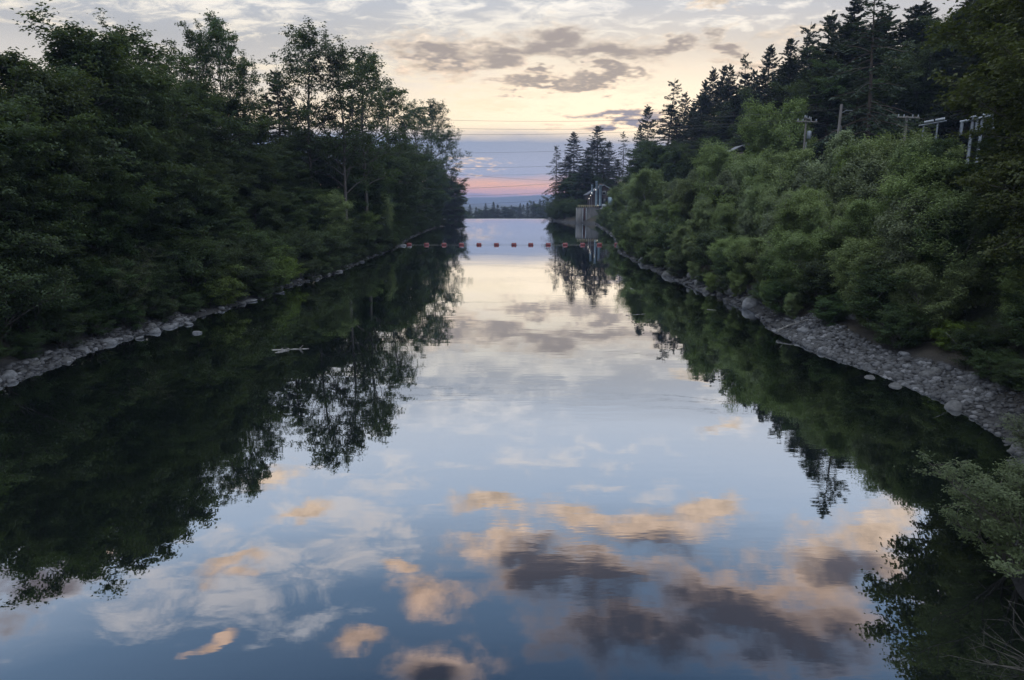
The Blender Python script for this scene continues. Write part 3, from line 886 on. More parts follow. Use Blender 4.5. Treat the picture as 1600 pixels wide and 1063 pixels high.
# the wooded point with the gatehouse
for i, (px, py, Y, k, w, lab) in enumerate([
    (870, 228, 262, 'ragged0', 0.62, 'slim fir at the tip of the wooded point, leftmost over the water'),
    (900, 207, 268, 'fir1', 0.85, 'full dark fir second from the tip of the wooded point'),
    (935, 198, 272, 'fir3', 0.9, 'tallest full fir of the wooded point behind the gatehouse'),
    (915, 232, 256, 'fir0', 0.9, 'dark fir between the two full firs of the wooded point'),
    (953, 222, 266, 'fir2', 0.7, 'slim fir right of the tallest fir on the wooded point'),
    (975, 206, 270, 'ragged1', 0.6, 'thin fir standing apart between the wooded point and the hillside'),
    (962, 250, 250, 'fir1', 1.0, 'broad low fir behind the gatehouse roof'),
    (985, 250, 245, 'fir3', 0.9, 'broad fir right of the gatehouse on the slope'),
    (884, 244, 266, 'fir2', 0.9, 'lower fir filling the gap between the slim tip fir and the first full fir'),
    (922, 222, 274, 'fir0', 1.0, 'fir filling the gap just left of the tallest full fir'),
    (946, 236, 262, 'fir2', 1.0, 'shorter fir tucked against the right side of the tallest full fir')]):
    plant_top(k, px, py, Y, 'conifer_tree', lab, 'conifer', 'firs on the wooded point by the gatehouse', wide=w * 1.55)
for i, (px, py, Y) in enumerate([(872, 300, 262), (885, 280, 262), (900, 270, 258), (918, 268, 256), (935, 272, 252), (955, 280, 250), (972, 285, 240), (985, 300, 222), (868, 322, 258), (882, 315, 254), (895, 312, 250)]):
    plant_top('dense%d' % (i % 4), px, py, Y, 'broadleaf_tree', 'dark tree in the lower thicket of the wooded point', 'tree', 'lower trees of the wooded point by the gatehouse', wide=0.9)

for i, (x, y, h) in enumerate([(23.0, 238, 4), (20.5, 241, 4), (18.6, 245, 4.5), (17.4, 249, 4), (16.6, 253, 4.5), (16.2, 257, 4), (16.0, 262, 5), (15.6, 266, 4), (15.8, 271, 4.5), (19.5, 246, 6), (18.4, 252, 7), (21.5, 243, 6), (25.5, 240, 5), (17.5, 259, 6)]):
    plant('bush%d' % (i % 3), x, y, h, 'shrub', 'dark bush under the firs at the water edge of the wooded point', 'bush', 'bushes at the foot of the wooded point', wide=1.3, leaf_name='foliage', wood_name='stem')

# near right: maple and shore bushes
plant('maple0', 28.0, 34, 19.5, 'broadleaf_tree', 'big near maple with dark drooping leaves filling the right edge of the frame', 'tree', rz=0.6, wide=1.0)
plant('maple0', 25.0, 28.6, 13.0, 'broadleaf_tree', 'lower near maple at the right edge, its leaves tinged olive', 'tree', rz=2.6, wide=1.05)
plant('alder2', 24.6, 41, 7.2, 'broadleaf_tree', 'grey green tree left of the big near maple above the stony shore', 'tree', wide=1.4)
plant('maple0', 23.2, 27.2, 6.5, 'broadleaf_tree', 'low olive tree at the foot of the big near maple', 'tree', rz=4.0, wide=1.1)
for x, y, h, k, w, lab in [
    (20.2, 41.0, 2.3, 'willow0', 1.2, 'round grey green bush at the head of the stony shore'),
    (21.2, 35.0, 2.6, 'alder0', 1.6, 'spreading dark green bush in the middle behind the stony shore'),
    (20.2, 37.8, 1.7, 'bush1', 1.5, 'low green bush between the round grey bush and the spreading one'),
    (21.0, 31.6, 1.3, 'bright1', 1.3, 'small yellow green bush among the stones near the pale stick'),
    (21.8, 26.6, 2.6, 'bush0', 1.5, 'dark rounded bush covering the bare earth at the near end of the stones'),
    (24.0, 29.0, 3.4, 'bush1', 1.5, 'dark tall bush between the low olive tree and the near end of the stones'),
    (22.6, 28.6, 2.8, 'bush2', 1.3, 'dark bush above the near end of the stony shore'),
    (23.2, 24.5, 3.0, 'bush0', 1.3, 'dark bush at the right frame edge beyond the leaning willow'),
    (22.0, 21.0, 3.0, 'bush1', 1.3, 'dark bush on the near slope right of the leaning willow')]:
    plant(k, x, y, h, 'shrub', lab, 'bush', 'bushes behind the stony shore', wide=w, leaf_name='foliage', wood_name='stem')
for x, y, h, k, w, lab in [
    (11.1, 13.5, 2.4, 'willow0', 1.6, 'pale grey green willow bush leaning over the water in the lower right, the largest one'),
    (13.2, 12.6, 3.2, 'willow1', 1.5, 'grey green willow bush at the right frame edge behind the largest one'),
    (14.9, 17.6, 2.5, 'willow1', 1.2, 'small willow sprays at the right edge above the lone shore boulder'),
    (11.6, 10.0, 1.5, 'willow0', 1.0, 'dark willow bush in the bottom right corner of the frame')]:
    plant(k, x, y, h, 'shrub', lab, 'bush', 'willow bushes in the near right corner', wide=w, leaf_name='foliage', wood_name='stem')

for x, y, h, k, w, lab in [
    (23.6, 34.0, 6.0, 'alder1', 1.3, 'dark green leafy tree under the near maple behind the gravel bar'),
    (22.8, 37.0, 5.4, 'alder2', 1.3, 'leafy tree left of the one under the near maple'),
    (24.8, 31.2, 6.5, 'dense2', 1.2, 'dense dark tree between the two near maples'),
    (26.0, 36.5, 8.0, 'dense1', 1.1, 'dense tree behind the leafy pair under the near maple'),
    (22.4, 29.2, 3.2, 'alder3', 1.4, 'leafy sapling above the pale stick'),
    (19.3, 24.2, 1.3, 'bush2', 1.6, 'low dark bush on the bare earth at the near end of the right shore'),
    (19.6, 26.8, 1.3, 'bush0', 1.5, 'dark bush on the bare earth just above the last stones of the bar'),
    (20.4, 28.9, 2.0, 'bush1', 1.5, 'low dark bush between the yellow green bush and the near maple'),
    (18.7, 23.0, 1.0, 'bush1', 1.5, 'small dark bush at the stones left of the willow sprays'),
    (19.2, 25.3, 1.1, 'bush2', 1.5, 'small dark bush on the last stones before the bare earth'),
    (11.5, 11.4, 2.1, 'willow1', 1.4, 'shadowed willow bush below the largest willow in the lower right'),
    (18.6, 21.8, 1.4, 'bush0', 1.6, 'dark bush between the bare earth and the willow sprays')]:
    plant(k, x, y, h, 'broadleaf_tree' if h > 4 else 'shrub', lab, 'tree' if h > 4 else 'bush', 'undergrowth below the near maples', wide=w)

# far wood beyond the weir
FAR = [(722, 326, 560), (735, 320, 580), (745, 324, 600), (752, 327, 620), (760, 318, 600), (772, 316, 560), (779, 320, 560), (790, 323, 640), (800, 321, 660), (812, 318, 640), (824, 317, 620), (834, 315, 600), (845, 312, 560), (856, 310, 540),
       (730, 330, 640), (757, 329, 700), (768, 324, 660), (786, 326, 700), (806, 323, 720), (818, 320, 700), (840, 315, 650), (850, 314, 640), (700, 318, 560), (712, 322, 560), (868, 308, 520), (716, 312, 420)]
for i, (px, py, Y) in enumerate(FAR):
    con = i in (1, 2, 4, 5, 6, 8, 10, 11, 12, 13, 17, 19, 21, 25, 9)
    plant_top(('fir%d' % (i % 4)) if con else ('dense%d' % (i % 4)), px, py, Y, 'conifer_tree' if con else 'broadleaf_tree',
              'hazy fir in the far wood beyond the weir' if con else 'hazy tree in the far wood beyond the weir', 'conifer' if con else 'tree', 'far trees beyond the weir', wide=0.9 if con else 1.4)
# ------------------------------------------------------------------ stones
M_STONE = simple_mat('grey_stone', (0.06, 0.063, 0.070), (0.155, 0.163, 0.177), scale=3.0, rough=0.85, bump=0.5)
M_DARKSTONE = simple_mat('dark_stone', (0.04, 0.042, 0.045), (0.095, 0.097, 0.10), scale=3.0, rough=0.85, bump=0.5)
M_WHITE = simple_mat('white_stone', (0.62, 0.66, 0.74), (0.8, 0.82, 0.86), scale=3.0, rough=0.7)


def ico(sub=2):
    import bmesh
    bm = bmesh.new()
    bmesh.ops.create_icosphere(bm, subdivisions=sub, radius=1.0)
    V = np.array([v.co[:] for v in bm.verts]); F = np.array([[v.index for v in f.verts] for f in bm.faces])
    bm.free()
    return V, F


ICO1, ICO2, ICO3 = ico(1), ico(2), ico(3)


def rock_verts(rs, base, flat=0.6, rough=0.22):
    V = base[0].copy()
    # slice off a few facets, then roughen
    for k in range(7):
        n = unit(rs.normal(size=3)); d = rs.uniform(0.62, 0.9)
        h = V @ n - d
        V = V - np.clip(h, 0, None)[:, None] * n * 0.85
    ph = rs.rand(3) * 9
    V = V * (1 + rough * 0.5 * np.sin(V * 3.1 + ph).sum(1) / 3)[:, None]
    V = V * np.array([1, rs.uniform(0.65, 0.95), flat * rs.uniform(0.8, 1.2)])
    return V


ROCKS = []
for s in range(6):
    rs_ = np.random.RandomState(300 + s)
    ROCKS.append((np_mesh('boulder_shape', rock_verts(rs_, ICO3), ICO3[1], M_STONE, True), np_mesh('boulder_shape', rock_verts(rs_, ICO3), ICO3[1], M_DARKSTONE, True)))


def rock(x, y, size, label, group=None, dark=False, z=None, white=False, i=[0], flat=1.0):
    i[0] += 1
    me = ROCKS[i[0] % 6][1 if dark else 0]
    if white:
        me = me.copy(); me.materials.clear(); me.materials.append(M_WHITE)
    o = obj('boulder' if size > 0.3 else 'stone', me)
    g = max(gz(x, y), -0.12)
    o.location = (x, y, (g + size * 0.18) if z is None else z)
    o.scale = (size, size, size * flat)
    o.rotation_euler = (RNG.uniform(-.15, .15), RNG.uniform(-.15, .15), RNG.uniform(0, 6.28))
    tag(o, label, 'rock' if size > 0.3 else 'stone', group)
    return o


# left shore
for px, py, s, lab, fl in [
    (12, 590, 0.55, 'angular grey boulder cut by the left frame edge at the water', 1), (40, 570, 0.38, 'grey boulder second from the left frame edge', 1),
    (20, 565, 0.32, 'small grey boulder above the leftmost one at the water edge', 1),
    (87, 555, 0.75, 'long flat pale slab on the left shore, the widest one', 0.6), (85, 540, 0.5, 'dark low boulder behind the long flat slab on the left shore', 0.7), (125, 547, 0.62, 'flat grey slab right of the widest slab on the left shore', 0.6),
    (66, 566, 0.35, 'grey stone left of the long flat slab', 0.8), (60, 560, 0.45, 'rounded stone touching the left end of the widest slab', 0.7),
    (165, 536, 0.52, 'rounded grey boulder in the middle of the left shore line', 0.8), (183, 531, 0.42, 'rounded stone right beside the middle boulder of the left shore', 0.8),
    (200, 527, 0.34, 'small stone at the end of the middle boulder row, left shore', 0.8), (218, 528, 0.28, 'low stone standing alone in the water by the left shore', 0.7),
    (243, 518, 0.45, 'grey boulder under the willow, left shore', 0.8), (262, 511, 0.40, 'grey stone at the tip of the left shore boulders', 0.8), (272, 508, 0.34, 'last pale stone of the left shore row before open water', 0.8),
    (295, 506, 0.36, 'rounded stone alone in dark water off the left shore, farther one of two', 0.8), (309, 519, 0.33, 'pale flat stone alone in dark water, nearer one of two', 0.55),
    (390, 470, 0.6, 'low grey stone on the muddy strip of the left bank', 0.4), (437, 457, 0.5, 'flat grey stone at the far end of the muddy strip', 0.4),
    (520, 425, 0.55, 'pale jagged stone at the water below the rounded light green tree', 0.6), (552, 412, 0.5, 'pale stone by the left bank, near the buoys', 0.6), (563, 409, 0.6, 'pale low stones close to the left bank before the buoy line', 0.5),
    (628, 384, 0.8, 'pale boulder on the left bank at the end of the buoy line', 0.6), (640, 386, 0.5, 'pale low stone under the first buoy on the left', 0.5)]:
    p = at_z(px, py, 0.05)
    rock(p.x, p.y, s, lab, 'stones along the left shore', z=0.03, flat=fl)
for k in range(46):
    y = RNG.uniform(24, 90)
    x = float(interp(y, LEFT)) - RNG.uniform(-0.3, 0.7)
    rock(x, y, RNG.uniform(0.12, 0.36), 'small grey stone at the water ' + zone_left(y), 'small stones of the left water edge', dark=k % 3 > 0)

# right shore
for px, py, s, lab in [
    (1330, 523, 0.48, 'large rounded boulder standing out on the gravel, biggest of the right shore'), (1256, 521, 0.42, 'boulder at the outer tip of the gravel bar'),
    (1245, 533, 0.20, 'flat stone in the water just off the tip of the gravel bar'), (1268, 531, 0.30, 'stone on the water side of the gravel bar tip'), (1287, 543, 0.30, 'rounded stone on the water side of the bar, third from its tip'),
    (1250, 477, 0.0, ''), (1417, 575, 0.30, 'rounded stone in the middle of the gravel bar'), (1449, 590, 0.36, 'pair stone on the near half of the gravel bar, left one'), (1462, 589, 0.26, 'pair stone on the near half of the gravel bar, right one'),
    (1400, 595, 0.34, 'flat dark stone at the water edge of the near gravel bar'), (1360, 582, 0.30, 'pointed stone at the water edge in the middle of the gravel bar'), (1500, 612, 0.30, 'dark boulder at the near end of the gravel bar'),
    (1412, 563, 0.36, 'boulder half hidden by the low bush on the gravel'), (1468, 552, 0.26, 'pale stone left of the pale stick'), (1440, 577, 0.25, 'small rounded stone above the pair of stones'),
    (1490, 636, 0.42, 'dark wet stone in shallow water below the gravel bar'), (1594, 702, 0.30, 'grey boulder at the right frame edge beside the willow sprays')]:
    if s:
        p = at_z(px, py, 0.25 if py < 630 else 0.05)
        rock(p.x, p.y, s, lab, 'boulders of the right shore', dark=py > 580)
p = at_z(1245, 480, 0.7)
rock(p.x, p.y, 0.30, 'small bright white rounded lump on the right bank above the driftwood', white=True)


def pebble_field(name, n, y0, y1, w0, w1, smin, smax, seed, mat, side=1):
    rs = np.random.RandomState(seed)
    protos = [rock_verts(rs, ICO1, 0.55) for _ in range(8)]
    y = rs.uniform(y0, y1, n)
    base = interp(y, RIGHT if side > 0 else LEFT)
    off = w0 + (w1 - w0) * rs.rand(n) ** 1.2
    x = base + side * off
    z = ground_z(x, y)
    s = smin + (smax - smin) * rs.rand(n) ** 3.0
    Vs = []
    nv = len(ICO1[0])
    for k in range(n):
        a = rs.rand() * 6.283
        V = protos[k % 8] * s[k]
        c_, s_ = cos(a), sin(a)
        V = V @ np.array([[c_, s_, 0], [-s_, c_, 0], [0, 0, 1]])
        Vs.append(V + np.array([x[k], y[k], max(z[k], -0.1) + s[k] * 0.2]))
    F = (np.arange(n) * nv)[:, None, None] + ICO1[1][None]
    o = obj(name, np_mesh(name, np.vstack(Vs), F.reshape(-1, 3), mat, name == 'gravel'))
    return o


def pebble_mat(k=1.0):
    m, t = material('river_pebbles')
    geo = t.n('ShaderNodeNewGeometry')
    r = geo.outputs['Random Per Island']
    c = t.ramp(r, [(p, (r_ * k, g_ * k, b_ * k)) for p, (r_, g_, b_) in [(0, (0.025, 0.026, 0.030)), (0.5, (0.055, 0.059, 0.067)), (0.85, (0.10, 0.105, 0.118)), (1, (0.22, 0.225, 0.245))]])
    nz = t.noise(geo.outputs['Position'], 14, 3, 0.6)
    c = t.mix(t.mr(nz, 0.3, 0.8, 0, 0.4), c, (0.06, 0.06, 0.06))
    out(t, t.n('ShaderNodeBsdfPrincipled', {}, {'Base Color': c, 'Roughness': 0.8}).outputs[0])
    return m


M_PEB = pebble_mat(0.68)
M_RUB = pebble_mat(0.45)
for args, lab in [(('gravel', 5000, 25.5, 42, -0.3, 2.1, 0.04, 0.24, 1, M_PEB, 1), 'bar of grey river cobbles on the right shore'),
                  (('gravel', 1300, 19, 26.5, -0.3, 2.6, 0.04, 0.2, 6, M_RUB, 1), 'dark stones at the near end of the right shore'),
                  (('rubble', 2800, 41, 222, -0.3, 1.1, 0.08, 0.45, 2, M_RUB, 1), 'line of broken rock along the right bank up to the gatehouse'),
                  (('gravel', 2400, 20, 46, -0.2, 1.1, 0.05, 0.25, 3, M_PEB, -1), 'thin strip of pebbles along the near left shore'),
                  (('rubble', 1000, 44, 240, -0.2, 0.8, 0.06, 0.28, 4, M_RUB, -1), 'thin line of stones along the far left shore')]:
    tag(pebble_field(*args), lab, 'gravel' if args[0] == 'gravel' else 'rubble', kind='stuff')
for k in range(60):
    y = RNG.uniform(47, 205)
    x = float(interp(y, RIGHT)) + RNG.uniform(-0.2, 1.6)
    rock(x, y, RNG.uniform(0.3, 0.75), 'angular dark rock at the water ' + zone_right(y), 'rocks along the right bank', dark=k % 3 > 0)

# ------------------------------------------------------------------ driftwood
M_DRIFT = simple_mat('bleached_wood', (0.07, 0.068, 0.066), (0.20, 0.198, 0.195), scale=3, rough=0.85, bump=0.4, stretch=(1, 6, 6))


def log(name, a, b, r, label, cat, group=None, stubs=3, wob=0.05, seed=0):
    rs = np.random.RandomState(seed)
    a = np.array(a, float); b = np.array(b, float)
    L = np.linalg.norm(b - a)
    t_ = np.linspace(0, 1, 9)[:, None]
    c0 = (a + b) / 2
    pts = a + (b - a) * t_ + rs.normal(size=(9, 3)) * wob * L * 0.3 * np.array([1, 1, 0.4]) - c0
    m = MB()
    m.tube(pts, r * (1 - 0.6 * t_[:, 0]) * (1 + 0.15 * rs.normal(size=9)), 8)
    for k in range(stubs):
        i = rs.randint(2, 8)
        d = unit(rs.normal(size=3) + np.array([0, 0, 0.5]))
        m.tube([pts[i], pts[i] + d * L * 0.08, pts[i] + d * L * 0.16 + rs.normal(size=3) * L * 0.02], [r * 0.4, r * 0.28, r * 0.1], 5)
    o = m.build(name, M_DRIFT, smooth=True, loc=tuple(c0))
    tag(o, label, cat, group)
    return o


def zpt(px, py, z=0.05):
    p = at_z(px, py, z)
    return (p.x, p.y, z)


G = 'driftwood on the right shore'
log('driftwood', zpt(1210, 496, 0.12), zpt(1242, 497, 0.12), 0.13, 'pale log lying level at the water below the white lump', 'driftwood', G, 2, 0.03, 1)
log('driftwood', zpt(1198, 470, 0.5), zpt(1246, 474, 0.6), 0.13, 'long weathered log above the level one near the white lump', 'driftwood', G, 3, 0.03, 2)
log('driftwood', zpt(1204, 494, 0.1), zpt(1213, 482, 0.5), 0.09, 'short forked snag joining the two logs below the white lump', 'driftwood', G, 2, 0.05, 3)
log('driftwood', zpt(1188, 462, 0.4), zpt(1200, 480, 0.1), 0.10, 'upright tangled root left of the two logs', 'driftwood', G, 6, 0.2, 4)
log('driftwood', zpt(1120, 447, 0.2), zpt(1136, 440, 0.6), 0.10, 'leaning bleached branch midway along the right bank', 'driftwood', G, 3, 0.08, 5)
log('driftwood', zpt(1136, 450, 0.1), zpt(1168, 466, 0.1), 0.13, 'sloping bleached trunk at the water midway along the right bank', 'driftwood', G, 5, 0.08, 6)
log('driftwood', zpt(1076, 432, 0.1), zpt(1094, 440, 0.1), 0.12, 'small log at the water on the far half of the right bank', 'driftwood', G, 2, 0.05, 7)
log('driftwood', zpt(1104, 434, 0.7), zpt(1124, 424, 1.1), 0.2, 'pale barkless log lying up the slope of the right bank', 'driftwood', G, 1, 0.03, 8)
log('driftwood', zpt(1215, 516, 0.35), zpt(1262, 500, 0.8), 0.08, 'thin branch on the stones behind the tip of the gravel bar', 'driftwood', G, 3, 0.06, 9)
p0 = at_Y(1478, 520, 30.5); p1 = at_Y(1506, 549, 29.8)
log('driftwood', p1, p0, 0.035, 'thin pale dead stick slanting out of the grass behind the gravel bar', 'stick', None, 1, 0.03, 10)
G = 'floating driftwood'
log('driftwood', zpt(424, 549, -0.06), zpt(482, 546, -0.03), 0.11, 'low dark snag breaking the surface off the left shore', 'driftwood', G, 4, 0.05, 11)
log('driftwood', zpt(430, 552, -0.02), zpt(452, 547, 0.02), 0.07, 'short broken piece beside the low snag off the left shore', 'driftwood', G, 2, 0.05, 12)
log('driftwood', zpt(1105, 484, 0.0), zpt(1119, 485, 0.0), 0.03, 'pale floating stick alone in the dark reflection on the right', 'stick', G, 0, 0.03, 13)
log('driftwood', zpt(977, 493, 0.0), zpt(1008, 491, 0.0), 0.03, 'pale floating stick at the edge of the bright reflection', 'stick', G, 0, 0.05, 14)
log('driftwood', zpt(985, 451, 0.0), zpt(990, 452, 0.0), 0.05, 'tiny floating stick below the gatehouse reflection', 'stick', G, 0, 0.05, 15)
log('driftwood', zpt(506, 428, 0.05), zpt(532, 423, 0.15), 0.09, 'pale branch reaching into the water from the left bank', 'driftwood', G, 3, 0.08, 16)

# ------------------------------------------------------------------ buoy line
M_RED = simple_mat('red_float', (0.085, 0.010, 0.014), (0.14, 0.018, 0.022), scale=3, rough=0.5)
M_CABLE = simple_mat('pale_cable', (0.12, 0.12, 0.12), (0.22, 0.21, 0.20), scale=5, rough=0.6)
M_STEEL = simple_mat('galvanised_steel', (0.13, 0.15, 0.18), (0.22, 0.25, 0.29), scale=2, rough=0.5, metallic=0.3)
BY = 121.0
bx = [at_z(px, 381, 0.15).x for px in (641, 668, 695, 722, 749, 776, 803, 829, 856, 882, 909, 935, 962)]
PLACE = ['touching the left bank', 'over the dark left reflection, second from the left bank', 'at the edge of the left reflection, third from the left bank', 'first over bright water from the left',
         'second over bright water from the left', 'third over bright water, left of the middle', 'in the middle of the river, seventh from either bank', 'just right of the middle of the river', 'last over bright water before the right reflection',
         'first over the dark right reflection', 'left of the mirrored gatehouse stacks', 'right of the mirrored gatehouse stacks', 'touching the right bank']
fm = MB()
fm.tube([(-0.52, 0, 0), (-0.50, 0, 0), (-0.44, 0, 0), (0.44, 0, 0), (0.50, 0, 0), (0.52, 0, 0)], [0.10, 0.34, 0.38, 0.38, 0.34, 0.10], 16)
f_me = None
for i, x in enumerate(bx):
    e = empty('barrel_buoy', (x, BY, 0.08), RNG.uniform(-0.12, 0.12), 0.82)
    tag(e, 'red barrel buoy ' + PLACE[i], 'buoy', 'red barrel buoys across the river')
    if i == 0:
        fo = fm.build('float_body', M_RED, e, True); f_me = fo.data
        eb = MB()
        for sx in (-1, 1):
            eb.tube([(sx * 0.52, 0, 0), (sx * 0.60, 0, 0.02), (sx * 0.66, 0, 0)], 0.045, 6)
        e_me = eb.build('shackle', M_STEEL, e).data
    else:
        obj('float_body', f_me, e); obj('shackle', e_me, e)
cb = MB()
xs_ = [-20.6] + bx + [19.2]
for a, b in zip(xs_[:-1], xs_[1:]):
    tt = np.linspace(0, 1, 7)
    pts = np.stack([a + (b - a) * tt, BY + 0.12 * np.sin(tt * pi), 0.03 - 0.03 * np.sin(tt * pi)], -1)
    cb.tube(pts, 0.02, 5)
tag(cb.build('boom_cable', M_CABLE), 'thin pale cable floating between the red buoys', 'cable')

# ------------------------------------------------------------------ weir
M_CONC = simple_mat('weathered_concrete', (0.07, 0.072, 0.075), (0.155, 0.152, 0.15), scale=0.8, rough=0.9, bump=0.3, stretch=(1, 1, 0.35))
M_FOAM = simple_mat('white_water', (0.55, 0.58, 0.6), (0.8, 0.82, 0.85), scale=3, rough=0.6)
w = empty('weir', (0, 279, 0))
tag(w, 'low straight weir crest closing off the far end of the water', 'weir')
m = MB(); m.box(-34, 14, 0.02, 1.2, -22, 0.02); m.build('crest', M_CONC, w)
m = MB(); m.tube([(-32 + 45 * k / 60, -0.02 + 0.03 * math.sin(k * 2.1), 0.02) for k in range(61)], [0.05 + 0.03 * math.sin(k * 1.3) ** 2 for k in range(61)], 6); m.build('foam_line', M_FOAM, w)

# ------------------------------------------------------------------ gatehouse on its concrete wall
M_BRICK = simple_mat('dark_red_brick', (0.035, 0.026, 0.027), (0.06, 0.045, 0.045), scale=1.5, rough=0.9)
M_ROOF = simple_mat('slate_roof', (0.08, 0.09, 0.11), (0.14, 0.15, 0.18), scale=1.0, rough=0.6)
M_PALE = simple_mat('pale_paint', (0.22, 0.25, 0.28), (0.32, 0.35, 0.38), scale=1.0, rough=0.7)
M_STACK = simple_mat('blue_grey_pipe', (0.17, 0.24, 0.30), (0.26, 0.34, 0.41), scale=1.0, rough=0.45, metallic=0.2)
M_RUST = simple_mat('rusty_steel', (0.05, 0.028, 0.025), (0.10, 0.05, 0.042), scale=2.0, rough=0.9)
M_RAIL = simple_mat('yellow_rail', (0.42, 0.36, 0.20), (0.55, 0.48, 0.30), scale=2.0, rough=0.6)
M_GLASS = simple_mat('dark_glass', (0.02, 0.025, 0.03), (0.03, 0.035, 0.04), scale=1.0, rough=0.1)
M_WOODP = simple_mat('grey_pole_wood', (0.09, 0.085, 0.082), (0.18, 0.172, 0.166), scale=2.0, rough=0.9, stretch=(3, 3, 0.4))
m_l, t_l = material('lit_bulb')
out(t_l, t_l.n('ShaderNodeEmission', {}, {0: (1.0, 0.9, 0.75), 1: 3.0}).outputs[0])

WY = 231.0
sc_ = WY / FPX  # metres per photo pixel, roughly


def X_(px): return at_Y(px, 325, WY).x
def Z_(py): return at_Y(930, py, WY).z


wz = Z_(325)
iw = empty('intake_wall', (X_(902), WY, 0))
tag(iw, 'tall weathered concrete wall with a dark vertical slot rising from the water below the brick house', 'wall')
x0 = 0
def loc(px): return X_(px) - X_(902)
m = MB(); m.box(0, loc(911), 0, 5, -2, wz); m.build('left_pier', M_CONC, iw)
m = MB(); m.box(loc(911), loc(916), 0.9, 5, -2, wz - 0.05); m.build('slot_gate', M_RUST, iw)
m = MB()
xr_t, xr_b = loc(936), loc(945)
V = [(loc(916), 0, -2), (xr_b, 0, -2), (xr_b, 0, 0.0), (xr_t, 0, wz), (loc(916), 0, wz)]
V2 = [(a, 5.0, c) for a, b, c in V]
m.add(V + V2, [(0, 1, 2, 2), ] and np.array([[0, 5, 6, 1], [1, 6, 7, 2], [2, 7, 8, 3], [3, 8, 9, 4], [4, 9, 5, 0]]))
m.add(V, np.array([[0, 1, 2, 3], [0, 3, 4, 4]])[:1]); m.add([V[0], V[3], V[4]], np.array([[0, 1, 2]]))
m.build('main_face', M_CONC, iw)
for px, nm in ((911, 'slot_edge'), (916, 'slot_edge')):
    m = MB(); m.box(loc(px) - 0.09, loc(px) + 0.09, -0.07, 0.3, -1, wz); m.build(nm, M_PALE, iw)
m = MB(); m.box(-0.1, loc(936), -0.12, 0.5, wz, wz + 0.14); m.build('coping', M_CONC, iw)
m = MB()
for k in range(12):
    x = loc(903) + (loc(935) - loc(903)) * k / 11
    m.box(x - 0.03, x + 0.03, 0.05, 0.1, wz + 0.14, wz + 0.85)
m.box(loc(903), loc(935), 0.04, 0.11, wz + 0.80, wz + 0.88); m.box(loc(903), loc(935), 0.04, 0.11, wz + 0.45, wz + 0.50)
m.build('handrail', M_RAIL, iw)

HY = 234.0
def hx(px): return at_Y(px, 300, HY).x
def hz(py): return at_Y(940, py, HY).z
hx0, hx1, ridge = hx(920), hx(966), hx(943.5)
he, hr, hb = hz(304), hz(290), wz + 0.0
hs = empty('gatehouse', ((hx0 + hx1) / 2, HY, hb))
tag(hs, 'dark brick gabled gatehouse with pale blue pipes on the concrete wall', 'building')
cx = (hx0 + hx1) / 2
a_, b_, r_ = hx0 - cx, hx1 - cx, ridge - cx
ez, rz_ = he - hb, hr - hb
DL = 12.0
m = MB()
prof = [(a_, 0), (b_, 0), (b_, ez), (r_, rz_), (a_, ez)]
m.add([(x, 0, z) for x, z in prof] + [(x, DL, z) for x, z in prof], np.array([[0, 5, 6, 1][::-1], [1, 6, 7, 2][::-1], [4, 9, 5, 0][::-1]]))
m.add([(a_, 0, 0), (b_, 0, 0), (b_, 0, ez), (a_, 0, ez)], np.array([[0, 1, 2, 3]])); m.add([(a_, 0, ez), (b_, 0, ez), (r_, 0, rz_)], np.array([[0, 1, 2]]))
m.add([(a_, DL, 0), (b_, DL, 0), (b_, DL, ez), (a_, DL, ez)], np.array([[3, 2, 1, 0]])); m.add([(a_, DL, ez), (b_, DL, ez), (r_, DL, rz_)], np.array([[2, 1, 0]]))
m.build('wall', M_BRICK, hs)
m = MB()
for (xa, xb) in ((a_ - 0.5, r_), (b_ + 0.5, r_)):
    za = ez - 0.5 * (rz_ - ez) / (r_ - a_)
    V = [(xa, -0.5, za), (xb, -0.5, rz_), (xb, DL + 0.5, rz_), (xa, DL + 0.5, za)]
    m.add(V + [(x, y, z + 0.28) for x, y, z in V], np.array([[0, 1, 2, 3], [7, 6, 5, 4], [0, 4, 5, 1], [1, 5, 6, 2], [2, 6, 7, 3], [3, 7, 4, 0]]))
m.build('roof', M_ROOF, hs)
def house_box(name, mat, x0, x1, z0, z1, y0=-0.12, y1=0.05, parent=None):
    m = MB(); m.box(hx(x0) - cx, hx(x1) - cx, y0, y1, hz(z1) - hb, hz(z0) - hb)
    return m.build(name, mat, parent or hs)
win = house_box('window', M_PALE, 941, 946.5, 298.5, 304.5)
house_box('pane', M_GLASS, 941.9, 945.6, 299.4, 303.6, -0.14, -0.115, win)
win2 = house_box('window', M_PALE, 948, 950.8, 301, 304.5)
house_box('pane', M_GLASS, 948.6, 950.2, 301.8, 303.8, -0.14, -0.115, win2)
house_box('door', M_GLASS, 941, 949, 310, 320, -0.1)
house_box('pale_annex', M_STACK, 950, 957, 308, 320, -2.0, -0.02)
house_box('parapet', M_PALE, 939.5, 953, 319, 323.5, -2.6, -2.05)
